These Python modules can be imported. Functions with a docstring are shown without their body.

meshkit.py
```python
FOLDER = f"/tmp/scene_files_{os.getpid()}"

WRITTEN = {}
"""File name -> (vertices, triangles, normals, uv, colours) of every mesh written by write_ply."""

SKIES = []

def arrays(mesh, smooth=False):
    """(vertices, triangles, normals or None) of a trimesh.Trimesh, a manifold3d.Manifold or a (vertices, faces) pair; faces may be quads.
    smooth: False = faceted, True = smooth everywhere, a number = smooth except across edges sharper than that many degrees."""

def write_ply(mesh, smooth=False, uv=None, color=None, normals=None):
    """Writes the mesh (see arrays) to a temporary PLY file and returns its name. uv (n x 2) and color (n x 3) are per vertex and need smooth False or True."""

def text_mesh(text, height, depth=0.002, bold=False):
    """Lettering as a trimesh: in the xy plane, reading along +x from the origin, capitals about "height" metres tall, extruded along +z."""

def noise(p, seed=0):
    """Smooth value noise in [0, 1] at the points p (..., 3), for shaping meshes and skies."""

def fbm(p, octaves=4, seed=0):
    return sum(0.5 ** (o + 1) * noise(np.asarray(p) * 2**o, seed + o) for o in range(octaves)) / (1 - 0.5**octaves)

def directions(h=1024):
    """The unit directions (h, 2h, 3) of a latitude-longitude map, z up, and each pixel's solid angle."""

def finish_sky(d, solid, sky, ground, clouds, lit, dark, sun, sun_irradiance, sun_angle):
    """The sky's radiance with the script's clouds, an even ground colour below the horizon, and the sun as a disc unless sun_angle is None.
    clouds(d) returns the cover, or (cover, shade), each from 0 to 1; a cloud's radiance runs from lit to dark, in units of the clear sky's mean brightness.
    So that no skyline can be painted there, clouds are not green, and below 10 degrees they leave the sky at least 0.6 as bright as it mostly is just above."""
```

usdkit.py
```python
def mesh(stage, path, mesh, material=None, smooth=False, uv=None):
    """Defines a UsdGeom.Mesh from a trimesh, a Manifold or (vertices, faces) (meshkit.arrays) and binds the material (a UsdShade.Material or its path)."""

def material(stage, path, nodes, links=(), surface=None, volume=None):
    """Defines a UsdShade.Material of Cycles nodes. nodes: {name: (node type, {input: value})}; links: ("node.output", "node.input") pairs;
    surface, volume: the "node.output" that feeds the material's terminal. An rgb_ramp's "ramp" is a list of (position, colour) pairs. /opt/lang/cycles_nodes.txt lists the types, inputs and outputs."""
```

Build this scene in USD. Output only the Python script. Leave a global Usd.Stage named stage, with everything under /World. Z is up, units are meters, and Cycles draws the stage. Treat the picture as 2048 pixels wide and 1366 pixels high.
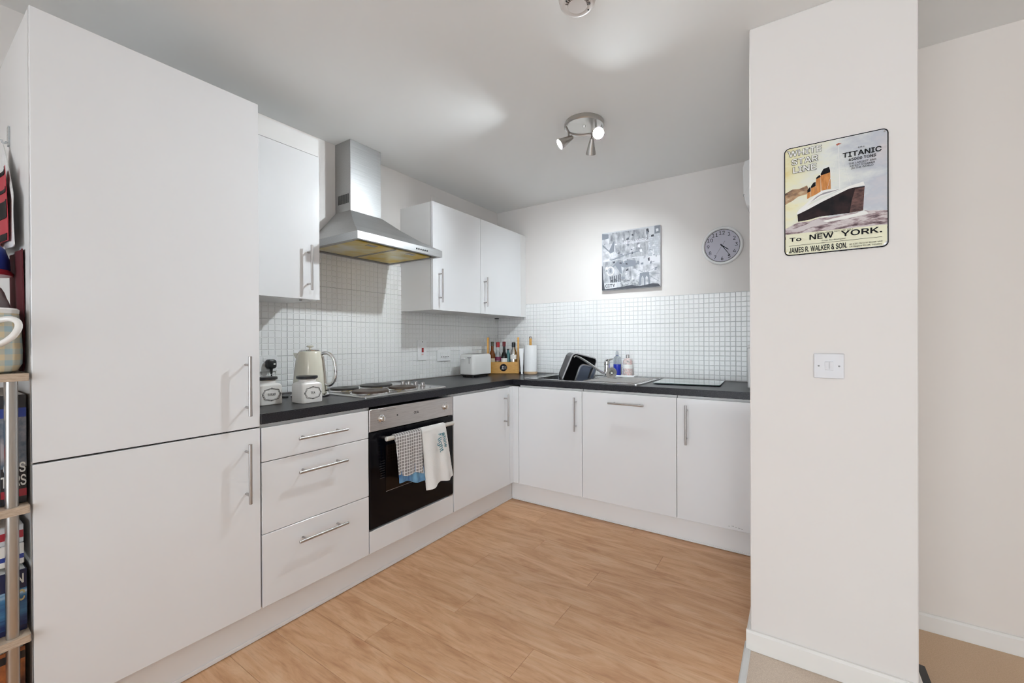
import math, random
import numpy as np, trimesh, manifold3d as m3
from shapely.geometry import Polygon, Point, box as sbox
import usdkit, meshkit
from pxr import Usd, UsdGeom, UsdLux, Gf, Sdf, UsdShade

random.seed(7); rng = np.random.default_rng(7)
stage = Usd.Stage.CreateInMemory()
UsdGeom.SetStageUpAxis(stage, 'Z'); UsdGeom.SetStageMetersPerUnit(stage, 1.0)
UsdGeom.Xform.Define(stage, '/World'); UsdGeom.Scope.Define(stage, '/World/Looks')

# ------------------------------------------------------------------ camera
F_PX, PX, PY, YAW, PITCH, ROLL = 842.038, 19.7076, 1.3933, 33.1531, -0.1754, -0.2456
CAM = np.array([2.336, -3.1669, 1.1852])
a, b, c = np.radians([YAW, PITCH, ROLL])
FW = np.array([-np.sin(a)*np.cos(b), np.cos(a)*np.cos(b), np.sin(b)]); R0 = np.array([np.cos(a), np.sin(a), 0]); U0 = np.cross(R0, FW)
RT = R0*np.cos(c) + U0*np.sin(c); UP = U0*np.cos(c) - R0*np.sin(c)
cam = UsdGeom.Camera.Define(stage, '/World/camera')
cam.CreateHorizontalApertureAttr(36.0); cam.CreateVerticalApertureAttr(36.0*1366/2048)
cam.CreateFocalLengthAttr(36.0*F_PX/2048)
cam.CreateHorizontalApertureOffsetAttr(-PX/2048*36); cam.CreateVerticalApertureOffsetAttr(PY/2048*36)
cam.CreateClippingRangeAttr(Gf.Vec2f(0.05, 200)); cam.CreateExposureAttr(0.56)
m4 = np.eye(4); m4[0, :3] = RT; m4[1, :3] = UP; m4[2, :3] = -FW; m4[3, :3] = CAM
cam.AddTransformOp().Set(Gf.Matrix4d(*m4.ravel()))

# ------------------------------------------------------------------ light: sky, daylight through the window behind the camera
WIN_X0, WIN_X1, WIN_Z0, WIN_Z1, REAR = 0.7, 3.9, 0.12, 2.25, -5.2
dome = UsdLux.DomeLight.Define(stage, '/World/sky'); dome.CreateIntensityAttr(1.0); dome.CreateColorAttr(Gf.Vec3f(0.85, 0.93, 1.0))
day = UsdLux.RectLight.Define(stage, '/World/daylight'); day.CreateWidthAttr(3.1); day.CreateHeightAttr(1.95)
day.CreateIntensityAttr(30.0); day.CreateColorAttr(Gf.Vec3f(0.91, 0.96, 1.0))
day.AddTranslateOp().Set(Gf.Vec3d(2.3, REAR-0.12, 1.25)); day.AddRotateXYZOp().Set(Gf.Vec3f(90, 0, 180))
sun = UsdLux.DistantLight.Define(stage, '/World/sun'); sun.CreateAngleAttr(0.53); sun.CreateIntensityAttr(145.0); sun.CreateColorAttr(Gf.Vec3f(1.0, 0.985, 0.97)); sun.AddRotateXYZOp().Set(Gf.Vec3f(38, 0, 0))
LAMP = 2900.0
room = UsdLux.SphereLight.Define(stage, '/World/living_room_lamp'); room.CreateRadiusAttr(0.12); room.CreateIntensityAttr(26.0); room.CreateColorAttr(Gf.Vec3f(1.0, 0.95, 0.88)); room.AddTranslateOp().Set(Gf.Vec3d(3.0, -4.7, 1.75))  # unseen light added behind the camera to brighten ceiling and room

# ------------------------------------------------------------------ helpers: materials
def mat(name, nodes, links, surface='p.BSDF'): return usdkit.material(stage, '/World/Looks/'+name, nodes, links, surface=surface)
def M(name, col, rough=0.5, metal=0.0, bump=0, bscale=200, var=0, vscale=6, **kw):
    n = {'p': ('principled_bsdf', dict(base_color=col, roughness=rough, metallic=metal, **kw))}; l = []
    if bump or var: n['g'] = ('geometry', {})
    if bump:
        n['nb'] = ('noise_texture', {'scale': bscale, 'detail': 3}); n['b'] = ('bump', {'strength': bump, 'distance': 0.002})
        l += [('g.position', 'nb.vector'), ('nb.fac', 'b.height'), ('b.normal', 'p.normal')]
    if var:
        n['nv'] = ('noise_texture', {'scale': vscale, 'detail': 4})
        n['r'] = ('rgb_ramp', {'ramp': [(0.3, tuple(x*(1-var) for x in col)), (0.7, tuple(min(1, x*(1+var)) for x in col))]})
        l += [('g.position', 'nv.vector'), ('nv.fac', 'r.fac'), ('r.color', 'p.base_color')]
    return mat(name, n, l)
def noise_mat(name, stops, scale, stretch=(1, 1, 1), rough=0.4, metal=0, detail=5, bump=0, rand=False, **kw):
    n = {'g': ('geometry', {}), 'm': ('mapping', {'scale': stretch}), 'nv': ('noise_texture', {'scale': scale, 'detail': detail, 'roughness': 0.6}),
         'r': ('rgb_ramp', {'ramp': stops}), 'p': ('principled_bsdf', dict(roughness=rough, metallic=metal, **kw))}
    l = [('g.position', 'm.vector'), ('nv.fac', 'r.fac'), ('r.color', 'p.base_color')]
    if rand:
        n['o'] = ('object_info', {}); n['k'] = ('math', {'math_type': 'multiply', 'value2': 53.0}); n['va'] = ('vector_math', {'math_type': 'add'})
        l += [('o.random', 'k.value1'), ('m.vector', 'va.vector1'), ('k.value', 'va.vector2'), ('va.vector', 'nv.vector')]
    else: l.append(('m.vector', 'nv.vector'))
    if bump:
        n['b'] = ('bump', {'strength': bump, 'distance': 0.002}); l += [('nv.fac', 'b.height'), ('b.normal', 'p.normal')]
    return mat(name, n, l)
def grid_mat(name, c1, c2, axes, pitch, thr, rough=0.85, soft=None):
    n = {'g': ('geometry', {}), 's': ('separate_xyz', {}), 'p': ('principled_bsdf', {'roughness': rough})}; l = [('g.position', 's.vector')]
    for i, ax in enumerate(axes):
        n[f'm{i}'] = ('math', {'math_type': 'multiply', 'value2': 1/pitch}); n[f'f{i}'] = ('math', {'math_type': 'fraction'}); n[f'l{i}'] = ('math', {'math_type': 'greater_than', 'value2': thr})
        l += [(f's.{ax}', f'm{i}.value1'), (f'm{i}.value', f'f{i}.value1'), (f'f{i}.value', f'l{i}.value1')]
    n['x'] = ('math', {'math_type': 'maximum' if soft is None else 'add'}); n['c'] = ('mix', {'color1': c1, 'color2': c2})
    if soft is not None: n['h'] = ('math', {'math_type': 'multiply', 'value2': 0.5}); l += [('x.value', 'h.value1'), ('h.value', 'c.fac')]
    else: l.append(('x.value', 'c.fac'))
    l += [('l0.value', 'x.value1'), ('l1.value', 'x.value2'), ('c.color', 'p.base_color')]
    return mat(name, n, l)

WALLC = (0.785, 0.75, 0.725)
paint = M('wall_paint', WALLC, 0.75, bump=0.05, bscale=300)
hall_paint = M('hall_paint', (0.80, 0.745, 0.70), 0.75, bump=0.05, bscale=300)
ceil_paint = M('ceiling_paint', (0.87, 0.87, 0.86), 0.85, bump=0.04, bscale=250)
skirt = M('skirting_gloss', (0.84, 0.82, 0.79), 0.35)
door_white = M('door_gloss_white', (0.815, 0.82, 0.835), 0.16, coat_weight=0.25, coat_roughness=0.05)
carcass = M('carcass_white', (0.80, 0.79, 0.78), 0.4)
plinth_m = M('plinth_white', (0.86, 0.86, 0.865), 0.4)
tile_m = M('tile_white', (0.84, 0.84, 0.835), 0.14)
grout_m = M('tile_grout', (0.66, 0.66, 0.66), 0.8); grout_lit = M('tile_grout_lit', (0.79, 0.79, 0.78), 0.7)  # second one: same grout, lightened to imitate strong light on the hob wall
joint_m = M('tile_joint', (0.42, 0.42, 0.43), 0.85)
steel = M('brushed_steel', (0.50, 0.48, 0.47), 0.30, 1.0)
hood_steel = noise_mat('hood_steel', [(0.3, (0.42, 0.42, 0.42)), (0.7, (0.50, 0.50, 0.50))], 6, (40, 1, 40), 0.45, 1.0)
sink_steel = M('sink_steel', (0.60, 0.60, 0.60), 0.17, 1.0)
chrome = M('chrome', (0.78, 0.78, 0.78), 0.07, 1.0)
nickel = M('satin_nickel', (0.50, 0.48, 0.46), 0.28, 1.0)
oven_steel = noise_mat('oven_steel', [(0.3, (0.52, 0.49, 0.47)), (0.7, (0.66, 0.63, 0.61))], 5, (1, 2, 40), 0.34, 1.0)
worktop_m = noise_mat('worktop_black', [(0.35, (0.006, 0.006, 0.009)), (0.62, (0.016, 0.016, 0.022)), (0.74, (0.09, 0.09, 0.11))], 260, (1, 1, 1), 0.32, 0, 3, specular_ior_level=0.4)
black_glass = M('oven_glass', (0.003, 0.003, 0.005), 0.06, specular_ior_level=0.22)
oven_inside = M('oven_inner_window', (0.012, 0.007, 0.005), 0.10, specular_ior_level=0.3)
black_plastic = M('black_plastic', (0.015, 0.016, 0.018), 0.35)
grey_plastic = M('grey_plastic', (0.30, 0.30, 0.30), 0.5)
white_plastic = M('white_plastic', (0.83, 0.83, 0.83), 0.32)
cream_plastic = M('cream_plastic', (0.66, 0.61, 0.58), 0.4)
red_plastic = M('red_plastic', (0.34, 0.012, 0.016), 0.3)
cream_enamel = M('cream_enamel', (0.74, 0.71, 0.60), 0.18, coat_weight=0.4)
ceramic = M('white_ceramic', (0.82, 0.80, 0.77), 0.14, coat_weight=0.4)
ink = M('black_ink', (0.006, 0.006, 0.008), 0.6, specular_ior_level=0.15)
grey_ink = M('grey_ink', (0.09, 0.09, 0.09), 0.6, specular_ior_level=0.2)
white_ink = M('white_ink', (0.84, 0.83, 0.80), 0.6)
hotplate = M('hotplate_iron', (0.055, 0.052, 0.05), 0.42, 0.5)
rust_plate = M('hotplate_worn', (0.085, 0.058, 0.045), 0.45, 0.4)
bamboo = noise_mat('bamboo', [(0.3, (0.54, 0.26, 0.045)), (0.7, (0.68, 0.37, 0.085))], 10, (3, 3, 30), 0.4)
light_wood = noise_mat('light_wood', [(0.3, (0.52, 0.36, 0.22)), (0.7, (0.66, 0.49, 0.33))], 8, (3, 3, 40), 0.5)
shelf_wood = noise_mat('shelf_wood', [(0.3, (0.42, 0.31, 0.22)), (0.7, (0.62, 0.50, 0.39))], 10, (2, 6, 30), 0.5)
paper = M('kitchen_paper', (0.84, 0.84, 0.84), 0.9, bump=0.3, bscale=180)
carpet_m = noise_mat('carpet_beige', [(0.3, (0.58, 0.46, 0.365)), (0.7, (0.74, 0.62, 0.51))], 300, (1, 1, 1), 0.95, 0, 4, bump=0.5)
shaded_carpet = noise_mat('carpet_shaded_tan', [(0.3, (0.60, 0.42, 0.275)), (0.7, (0.70, 0.51, 0.355))], 240, (1, 1, 1), 0.95, 0, 4, bump=0.4)  # carpet beyond the column, its warm shade put into the colour
strip_m = M('threshold_strip', (0.74, 0.74, 0.73), 0.4, 0.2)
glass_m = M('clear_glass', (0.95, 0.97, 0.97), 0.02, transmission_weight=1.0, ior=1.45)
dark_glass = M('dark_bottle_glass', (0.012, 0.010, 0.010), 0.05)
board_glass = M('board_glass', (0.50, 0.60, 0.57), 0.04, coat_weight=0.6)
blue_liquid = M('blue_liquid', (0.015, 0.035, 0.42), 0.1)
clear_plastic = M('clear_plastic', (0.75, 0.80, 0.83), 0.08, transmission_weight=0.85, ior=1.4)
tin_dark = M('tin_dark', (0.018, 0.018, 0.02), 0.35)
tin_grey = M('tin_grey', (0.13, 0.13, 0.135), 0.38, 0.3)
tin_blue = M('tray_blue_grey', (0.21, 0.25, 0.34), 0.3, 0.3)
tin_rim = M('tin_rim', (0.75, 0.75, 0.77), 0.2, 0.8)
black_iron = M('black_iron', (0.02, 0.02, 0.02), 0.5)
filter_m = noise_mat('grease_filter', [(0.34, (0.66, 0.46, 0.06)), (0.5, (0.70, 0.60, 0.30)), (0.68, (0.74, 0.72, 0.64))], 5, (1, 1, 1), 0.45, 0.6, 3)
hood_dark = M('hood_underside', (0.20, 0.20, 0.20), 0.4, 0.8)
bulb_m = mat('lamp_glow', {'e': ('emission', {'color': (0.86, 0.95, 1.0), 'strength': LAMP})}, [], 'e.emission')
check_m = grid_mat('checked_cloth', (0.27, 0.25, 0.25), (0.74, 0.73, 0.72), 'yz', 0.0158, 0.78)
plaid_m = grid_mat('plaid_glaze', (0.66, 0.55, 0.36), (0.36, 0.47, 0.50), 'yz', 0.030, 0.52, 0.2, soft=1)
terry = M('white_towel', (0.84, 0.83, 0.81), 0.95, bump=0.6, bscale=500)
blue_cloth = noise_mat('blue_cloth', [(0.35, (0.05, 0.13, 0.32)), (0.65, (0.20, 0.42, 0.62))], 22, (1, 1, 0.4), 0.9)
teal_ink = M('teal_ink', (0.04, 0.20, 0.25), 0.8)
# wood planks: long grain along x, each plank shifted by its own random number
plank_m = mat('oak_plank', {
    'g': ('geometry', {}), 'o': ('object_info', {}), 'k': ('math', {'math_type': 'multiply', 'value2': 47.0}),
    'm1': ('mapping', {'scale': (1.6, 8, 1)}), 'm2': ('mapping', {'scale': (9, 110, 1)}), 'm3': ('mapping', {'scale': (3.0, 7.0, 1)}),
    'a1': ('vector_math', {'math_type': 'add'}), 'a2': ('vector_math', {'math_type': 'add'}), 'a3': ('vector_math', {'math_type': 'add'}),
    'n1': ('noise_texture', {'scale': 1.6, 'detail': 5, 'roughness': 0.6, 'distortion': 1.6}), 'n2': ('noise_texture', {'scale': 1.0, 'detail': 4, 'roughness': 0.65}),
    'n3': ('noise_texture', {'scale': 2.2, 'detail': 2}),
    'r1': ('rgb_ramp', {'ramp': [(0.25, (0.53, 0.27, 0.13)), (0.5, (0.69, 0.40, 0.22)), (0.75, (0.80, 0.53, 0.33))]}),
    'r2': ('rgb_ramp', {'ramp': [(0.30, (0.80, 0.74, 0.70)), (0.50, (1, 1, 1)), (0.7, (1.0, 1.0, 1.0))]}),
    'r3': ('rgb_ramp', {'ramp': [(0.64, (1, 1, 1)), (0.80, (0.76, 0.60, 0.50))]}),
    'rt': ('rgb_ramp', {'ramp': [(0, (0.90, 0.88, 0.86)), (1, (1, 1, 1))]}),
    'x1': ('mix', {'mix_type': 'multiply', 'fac': 0.8}), 'x2': ('mix', {'mix_type': 'multiply', 'fac': 0.7}), 'x3': ('mix', {'mix_type': 'multiply', 'fac': 1.0}),
    'b': ('bump', {'strength': 0.12, 'distance': 0.001}), 'p': ('principled_bsdf', {'roughness': 0.42})},
    [('o.random', 'k.value1'), ('g.position', 'm1.vector'), ('g.position', 'm2.vector'), ('g.position', 'm3.vector'),
     ('m1.vector', 'a1.vector1'), ('k.value', 'a1.vector2'), ('m2.vector', 'a2.vector1'), ('k.value', 'a2.vector2'), ('m3.vector', 'a3.vector1'), ('k.value', 'a3.vector2'),
     ('a1.vector', 'n1.vector'), ('a2.vector', 'n2.vector'), ('a3.vector', 'n3.vector'), ('n1.fac', 'r1.fac'), ('n2.fac', 'r2.fac'), ('n3.fac', 'r3.fac'), ('o.random', 'rt.fac'),
     ('r1.color', 'x1.color1'), ('r2.color', 'x1.color2'), ('x1.color', 'x2.color1'), ('r3.color', 'x2.color2'), ('x2.color', 'x3.color1'), ('rt.color', 'x3.color2'),
     ('x3.color', 'p.base_color'), ('n2.fac', 'b.height'), ('b.normal', 'p.normal')])

# ------------------------------------------------------------------ helpers: prims
used = {}
def numbered(path):
    k = used.get(path, 0); used[path] = k+1
    return path if k == 0 else f'{path}_{k:03d}'
ORIGIN = {}
def thing(name, label, cat=None, loc=(0, 0, 0), group=None, kind=None):
    path = numbered('/World/'+name); x = UsdGeom.Xform.Define(stage, path); x.AddTranslateOp().Set(Gf.Vec3d(*map(float, loc)))
    p = x.GetPrim(); p.SetCustomDataByKey('label', label); ORIGIN[path] = np.array(loc, float)
    if cat: p.SetCustomDataByKey('category', cat)
    if group: p.SetCustomDataByKey('group', group)
    if kind: p.SetCustomDataByKey('kind', kind)
    return path
def part(parent, name, mesh, m, smooth=35, label=None, kind=None):
    if isinstance(mesh, (list, tuple)) and not isinstance(mesh[0], np.ndarray): mesh = trimesh.util.concatenate([x for x in mesh])
    path = numbered(parent+'/'+name); o = ORIGIN[parent]
    mesh = mesh.copy(); mesh.apply_translation(-o)
    pr = usdkit.mesh(stage, path, mesh, m, smooth).GetPrim(); ORIGIN[path] = o
    if label: pr.SetCustomDataByKey('label', label)
    if kind: pr.SetCustomDataByKey('kind', kind)
    return path

# ------------------------------------------------------------------ helpers: shapes
def hull(pts): return trimesh.convex.convex_hull(np.asarray(pts, float))
def bx(x0, x1, y0, y1, z0, z1, c=0.0):
    if c <= 0:
        m = trimesh.creation.box([x1-x0, y1-y0, z1-z0]); m.apply_translation([(x0+x1)/2, (y0+y1)/2, (z0+z1)/2]); return m
    P = []
    for X, sx in ((x0, 1), (x1, -1)):
        for Y, sy in ((y0, 1), (y1, -1)):
            for Z, sz in ((z0, 1), (z1, -1)):
                P += [(X, Y+sy*c, Z+sz*c), (X+sx*c, Y, Z+sz*c), (X+sx*c, Y+sy*c, Z)]
    return hull(P)
def frame(w):
    w = np.asarray(w, float)/np.linalg.norm(w); t = np.array([0, 0, 1.0]) if abs(w[2]) < 0.9 else np.array([1.0, 0, 0])
    u = np.cross(t, w); u /= np.linalg.norm(u); return u, np.cross(w, u), w
def place(m, o, U, V):
    U = np.asarray(U, float); U /= np.linalg.norm(U); V = np.asarray(V, float); V /= np.linalg.norm(V); W = np.cross(U, V)
    T = np.eye(4); T[:3, 0] = U; T[:3, 1] = V; T[:3, 2] = W; T[:3, 3] = o
    m = m.copy(); m.apply_transform(T); return m
def along(m, o, w):
    u, v, w = frame(w); return place(m, o, u, v)
def lathe(prof, n=40, o=(0, 0, 0), w=(0, 0, 1)):
    prof = np.asarray(prof, float); th = np.arange(n)*2*np.pi/n
    V = np.stack([prof[:, None, 0]*np.cos(th), prof[:, None, 0]*np.sin(th), np.repeat(prof[:, 1:2], n, 1)], -1).reshape(-1, 3)
    i, j = np.meshgrid(np.arange(len(prof)-1), np.arange(n), indexing='ij'); k = (j+1) % n
    q = np.stack([i*n+j, i*n+k, (i+1)*n+k, (i+1)*n+j], -1).reshape(-1, 4)
    m = trimesh.Trimesh(V, np.vstack([q[:, [0, 1, 2]], q[:, [0, 2, 3]]]), process=False); m.merge_vertices(); m.update_faces(m.nondegenerate_faces())
    return along(m, o, w)
def cyl(p0, p1, r, n=20, c=0.0):
    p0, p1 = np.asarray(p0, float), np.asarray(p1, float); L = np.linalg.norm(p1-p0)
    prof = [(0, 0), (r-c, 0), (r, c), (r, L-c), (r-c, L), (0, L)] if c else [(0, 0), (r, 0), (r, L), (0, L)]
    return lathe(prof, n, p0, p1-p0)
def tube(path, r, n=12, closed=False):
    P = np.asarray(path, float); k = len(P); r = np.broadcast_to(r, (k,))
    T = (np.roll(P, -1, 0)-np.roll(P, 1, 0)) if closed else np.gradient(P, axis=0)
    T /= np.linalg.norm(T, axis=1, keepdims=True); u = frame(T[0])[0]; V = []
    for i in range(k):
        u = u-T[i]*(u@T[i]); u /= np.linalg.norm(u); v = np.cross(T[i], u); th = np.arange(n)*2*np.pi/n
        V.append(P[i]+r[i]*(np.cos(th)[:, None]*u+np.sin(th)[:, None]*v))
    return skin(V, closed, not closed)
def skin(loops, closed=False, caps=True):
    n = len(loops[0]); k = len(loops); V = np.vstack(loops); F = []
    for i in range(k if closed else k-1):
        a, b = i*n, ((i+1) % k)*n
        for j in range(n): jj = (j+1) % n; F += [(a+j, a+jj, b+jj), (a+j, b+jj, b+j)]
    if caps and not closed:
        V = np.vstack([V, np.mean(loops[0], 0), np.mean(loops[-1], 0)]); s, e = k*n, k*n+1; b = (k-1)*n
        for j in range(n): jj = (j+1) % n; F += [(s, jj, j), (e, b+j, b+jj)]
    m = trimesh.Trimesh(V, np.array(F), process=False)
    if m.volume < 0: m.invert()
    return m
def smooth_path(pts, n=8):
    P = np.asarray(pts, float); from scipy.interpolate import CubicSpline
    s = np.r_[0, np.cumsum(np.linalg.norm(np.diff(P, axis=0), axis=1))]; return CubicSpline(s, P)(np.linspace(0, s[-1], n*(len(P)-1)+1))
def rrect(w, h, r, n=6):
    out = []
    for cx, cy, a0 in ((w/2-r, h/2-r, 0), (-w/2+r, h/2-r, 90), (-w/2+r, -h/2+r, 180), (w/2-r, -h/2+r, 270)):
        for t in np.radians(np.linspace(a0, a0+90, n)): out.append((cx+r*np.cos(t), cy+r*np.sin(t)))
    return np.array(out)
def lvl(loop, z): return np.c_[loop, np.full(len(loop), z)]
def prism(poly, d):
    poly = poly if isinstance(poly, Polygon) else Polygon(poly)
    return trimesh.creation.extrude_polygon(poly.buffer(0), d, engine='earcut')
def text(s, h, d=0.0004, bold=False, width=None, center=False):
    m = meshkit.text_mesh(s, h, d, bold)
    if width: x0, x1 = m.bounds[0][0], m.bounds[1][0]; m.apply_translation([-x0, 0, 0]); m.apply_scale([width/(x1-x0), 1, 1])
    if center: m.apply_translation([-(m.bounds[0][0]+m.bounds[1][0])/2, -(m.bounds[0][1]+m.bounds[1][1])/2, 0])
    return m
def sheet(G, th):
    """A closed cloth of thickness th about the grid of points G (ns, nt, 3)."""
    n = np.cross(np.gradient(G, axis=0), np.gradient(G, axis=1)); n /= np.linalg.norm(n, axis=2, keepdims=True)+1e-9
    ns, nt = G.shape[:2]; V = np.vstack([(G+n*th/2).reshape(-1, 3), (G-n*th/2).reshape(-1, 3)]); N = ns*nt; F = []
    idx = np.arange(N).reshape(ns, nt)
    for i in range(ns-1):
        for j in range(nt-1):
            a, b, c_, d = idx[i, j], idx[i+1, j], idx[i+1, j+1], idx[i, j+1]
            F += [(a, b, c_), (a, c_, d), (N+a, N+c_, N+b), (N+a, N+d, N+c_)]
    rim = list(idx[0, :])+list(idx[1:, -1])+list(idx[-1, -2::-1])+list(idx[-2:0:-1, 0])
    for a, b in zip(rim, rim[1:]+rim[:1]): F += [(a, b, N+b), (a, N+b, N+a)]
    m = trimesh.Trimesh(V, np.array(F), process=False)
    m.fix_normals(); return m
def boolean(mesh, cuts):
    to = lambda t: m3.Manifold(m3.Mesh(np.asarray(t.vertices, np.float32), np.asarray(t.faces, np.uint32)))
    r = to(mesh)
    for q in cuts: r = r-to(q)
    g = r.to_mesh(); return trimesh.Trimesh(g.vert_properties[:, :3], g.tri_verts, process=False)
X, Y, Z = np.eye(3)

# ================================================================== THE SETTING
H = 2.373; COLX0, COLX1, COLY, RECY, FARX = 2.185, 2.664, -1.335, -0.829, 4.6
PLY = -4.243                                                         # where the planks end behind the camera
fl = thing('floor', 'warm oak effect plank floor of the kitchen', kind='structure')
part(fl, 'subfloor', bx(0, FARX, REAR, 0, -0.05, -0.009), grey_plastic, False)
pitch = 0.163; row0 = -1.467+6*pitch
k = 0
while row0-k*pitch > PLY+0.01:
    y1 = row0-k*pitch; y0 = y1-pitch; off = [0.287, 0.9, 0.52, 1.08][k % 4] if k != 6 else 0.287
    xe = 2.1703 if y0 > -1.32 else 2.163
    xs = [0.02]+[x for x in np.arange(off-1.2, 2.3, 1.2) if 0.62 < x < 2.1]+[xe]
    for x0, x1 in zip(xs, xs[1:]):
        part(fl, 'plank', bx(x0+0.0004, x1-0.0004, y0+0.0004, min(y1, -0.002)-0.0004, -0.009, 0, 0.0006), plank_m, False)
    k += 1
cp = thing('floor_carpet', 'short beige fitted carpet in front of the column', kind='structure')
part(cp, 'carpet_pile', [bx(2.187, FARX, REAR, -1.34, -0.009, -0.001), bx(0, 2.1865, REAR, PLY-0.01, -0.009, -0.001)], carpet_m, False)
hc = thing('floor_hall', 'carpet of the recess to the right of the column, warm shade put into its tan colour', kind='structure')
part(hc, 'hall_floor', bx(COLX1, FARX, -1.34, RECY, -0.009, -0.0005), shaded_carpet, False)
t1 = thing('trim_1', 'narrow pale threshold strip between the planks and the carpet', kind='structure')
part(t1, 'strip_end', bx(2.163, 2.1703, COLY-.0155, -1.303, -.009, .001), strip_m, False)
part(t1, 'strip', hull([(2.163, PLY, 0), (2.163, COLY-0.016, 0), (2.187, PLY, 0), (2.187, COLY-0.016, 0), (2.168, PLY, 0.004), (2.168, COLY-0.016, 0.004), (2.182, PLY, 0.004), (2.182, COLY-0.016, 0.004)]), strip_m, False)
cl = thing('ceiling', 'plain white ceiling', kind='structure'); part(cl, 'plaster', bx(-0.1, FARX+0.1, REAR-0.1, 0.1, H, H+0.08), ceil_paint, False)
wl = thing('wall_left', 'cream wall behind the hob with white mosaic tiles', kind='structure'); part(wl, 'plaster', bx(-0.1, 0, REAR-0.1, 0.1, -0.05, H), paint, False)
wb = thing('wall_back', 'cream wall behind the sink with white mosaic tiles', kind='structure'); part(wb, 'plaster', bx(0, COLX0, 0, 0.1, -0.05, H), paint, False)
wc = thing('wall_column', 'cream end of the wall that closes the kitchen on the right', kind='structure'); part(wc, 'plaster', bx(COLX0, COLX1, COLY, 0.1, 0, H, 0.003), paint, False)
wr = thing('wall_right', 'pinkish cream wall of the recess right of the column', kind='structure'); part(wr, 'plaster', bx(COLX1, FARX, RECY, RECY+0.1, -0.009, H), hall_paint, False)
wf = thing('wall_far_right', 'cream side wall of the living area', kind='structure'); part(wf, 'plaster', bx(FARX, FARX+0.1, REAR-0.1, 0, -0.05, H), paint, False)
we = thing('wall_rear', 'cream wall with a wide window behind the viewer', kind='structure')
part(we, 'plaster', [bx(-0.1, WIN_X0, REAR-0.1, REAR, -0.05, H), bx(WIN_X1, FARX+0.1, REAR-0.1, REAR, -0.05, H), bx(WIN_X0, WIN_X1, REAR-0.1, REAR, -0.05, WIN_Z0), bx(WIN_X0, WIN_X1, REAR-0.1, REAR, WIN_Z1, H)], paint, False)
wi = thing('window_1', 'wide white framed window behind the viewer', kind='structure')
part(wi, 'window_frame', [bx(WIN_X0, WIN_X0+.06, REAR-.08, REAR-.03, WIN_Z0, WIN_Z1), bx(WIN_X1-.06, WIN_X1, REAR-.08, REAR-.03, WIN_Z0, WIN_Z1), bx(WIN_X0+.06, WIN_X1-.06, REAR-.08, REAR-.03, WIN_Z0, WIN_Z0+.06), bx(WIN_X0+.06, WIN_X1-.06, REAR-.08, REAR-.03, WIN_Z1-.06, WIN_Z1), bx(2.27, 2.33, REAR-.08, REAR-.03, WIN_Z0+.06, WIN_Z1-.06)], white_plastic, False)
pane_m = mat('window_pane', {'t': ('transparent_bsdf', {}), 'g': ('glossy_bsdf', {'roughness': 0.0}), 'f': ('fresnel', {}), 'm': ('mix_closure', {})}, [('f.fac', 'm.fac'), ('t.BSDF', 'm.closure1'), ('g.BSDF', 'm.closure2')], 'm.closure')
for x0, x1 in ((WIN_X0+.06, 2.27), (2.33, WIN_X1-.06)): part(wi, 'pane', bx(x0, x1, REAR-.058, REAR-.053, WIN_Z0+.06, WIN_Z1-.06), pane_m, False)
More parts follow.
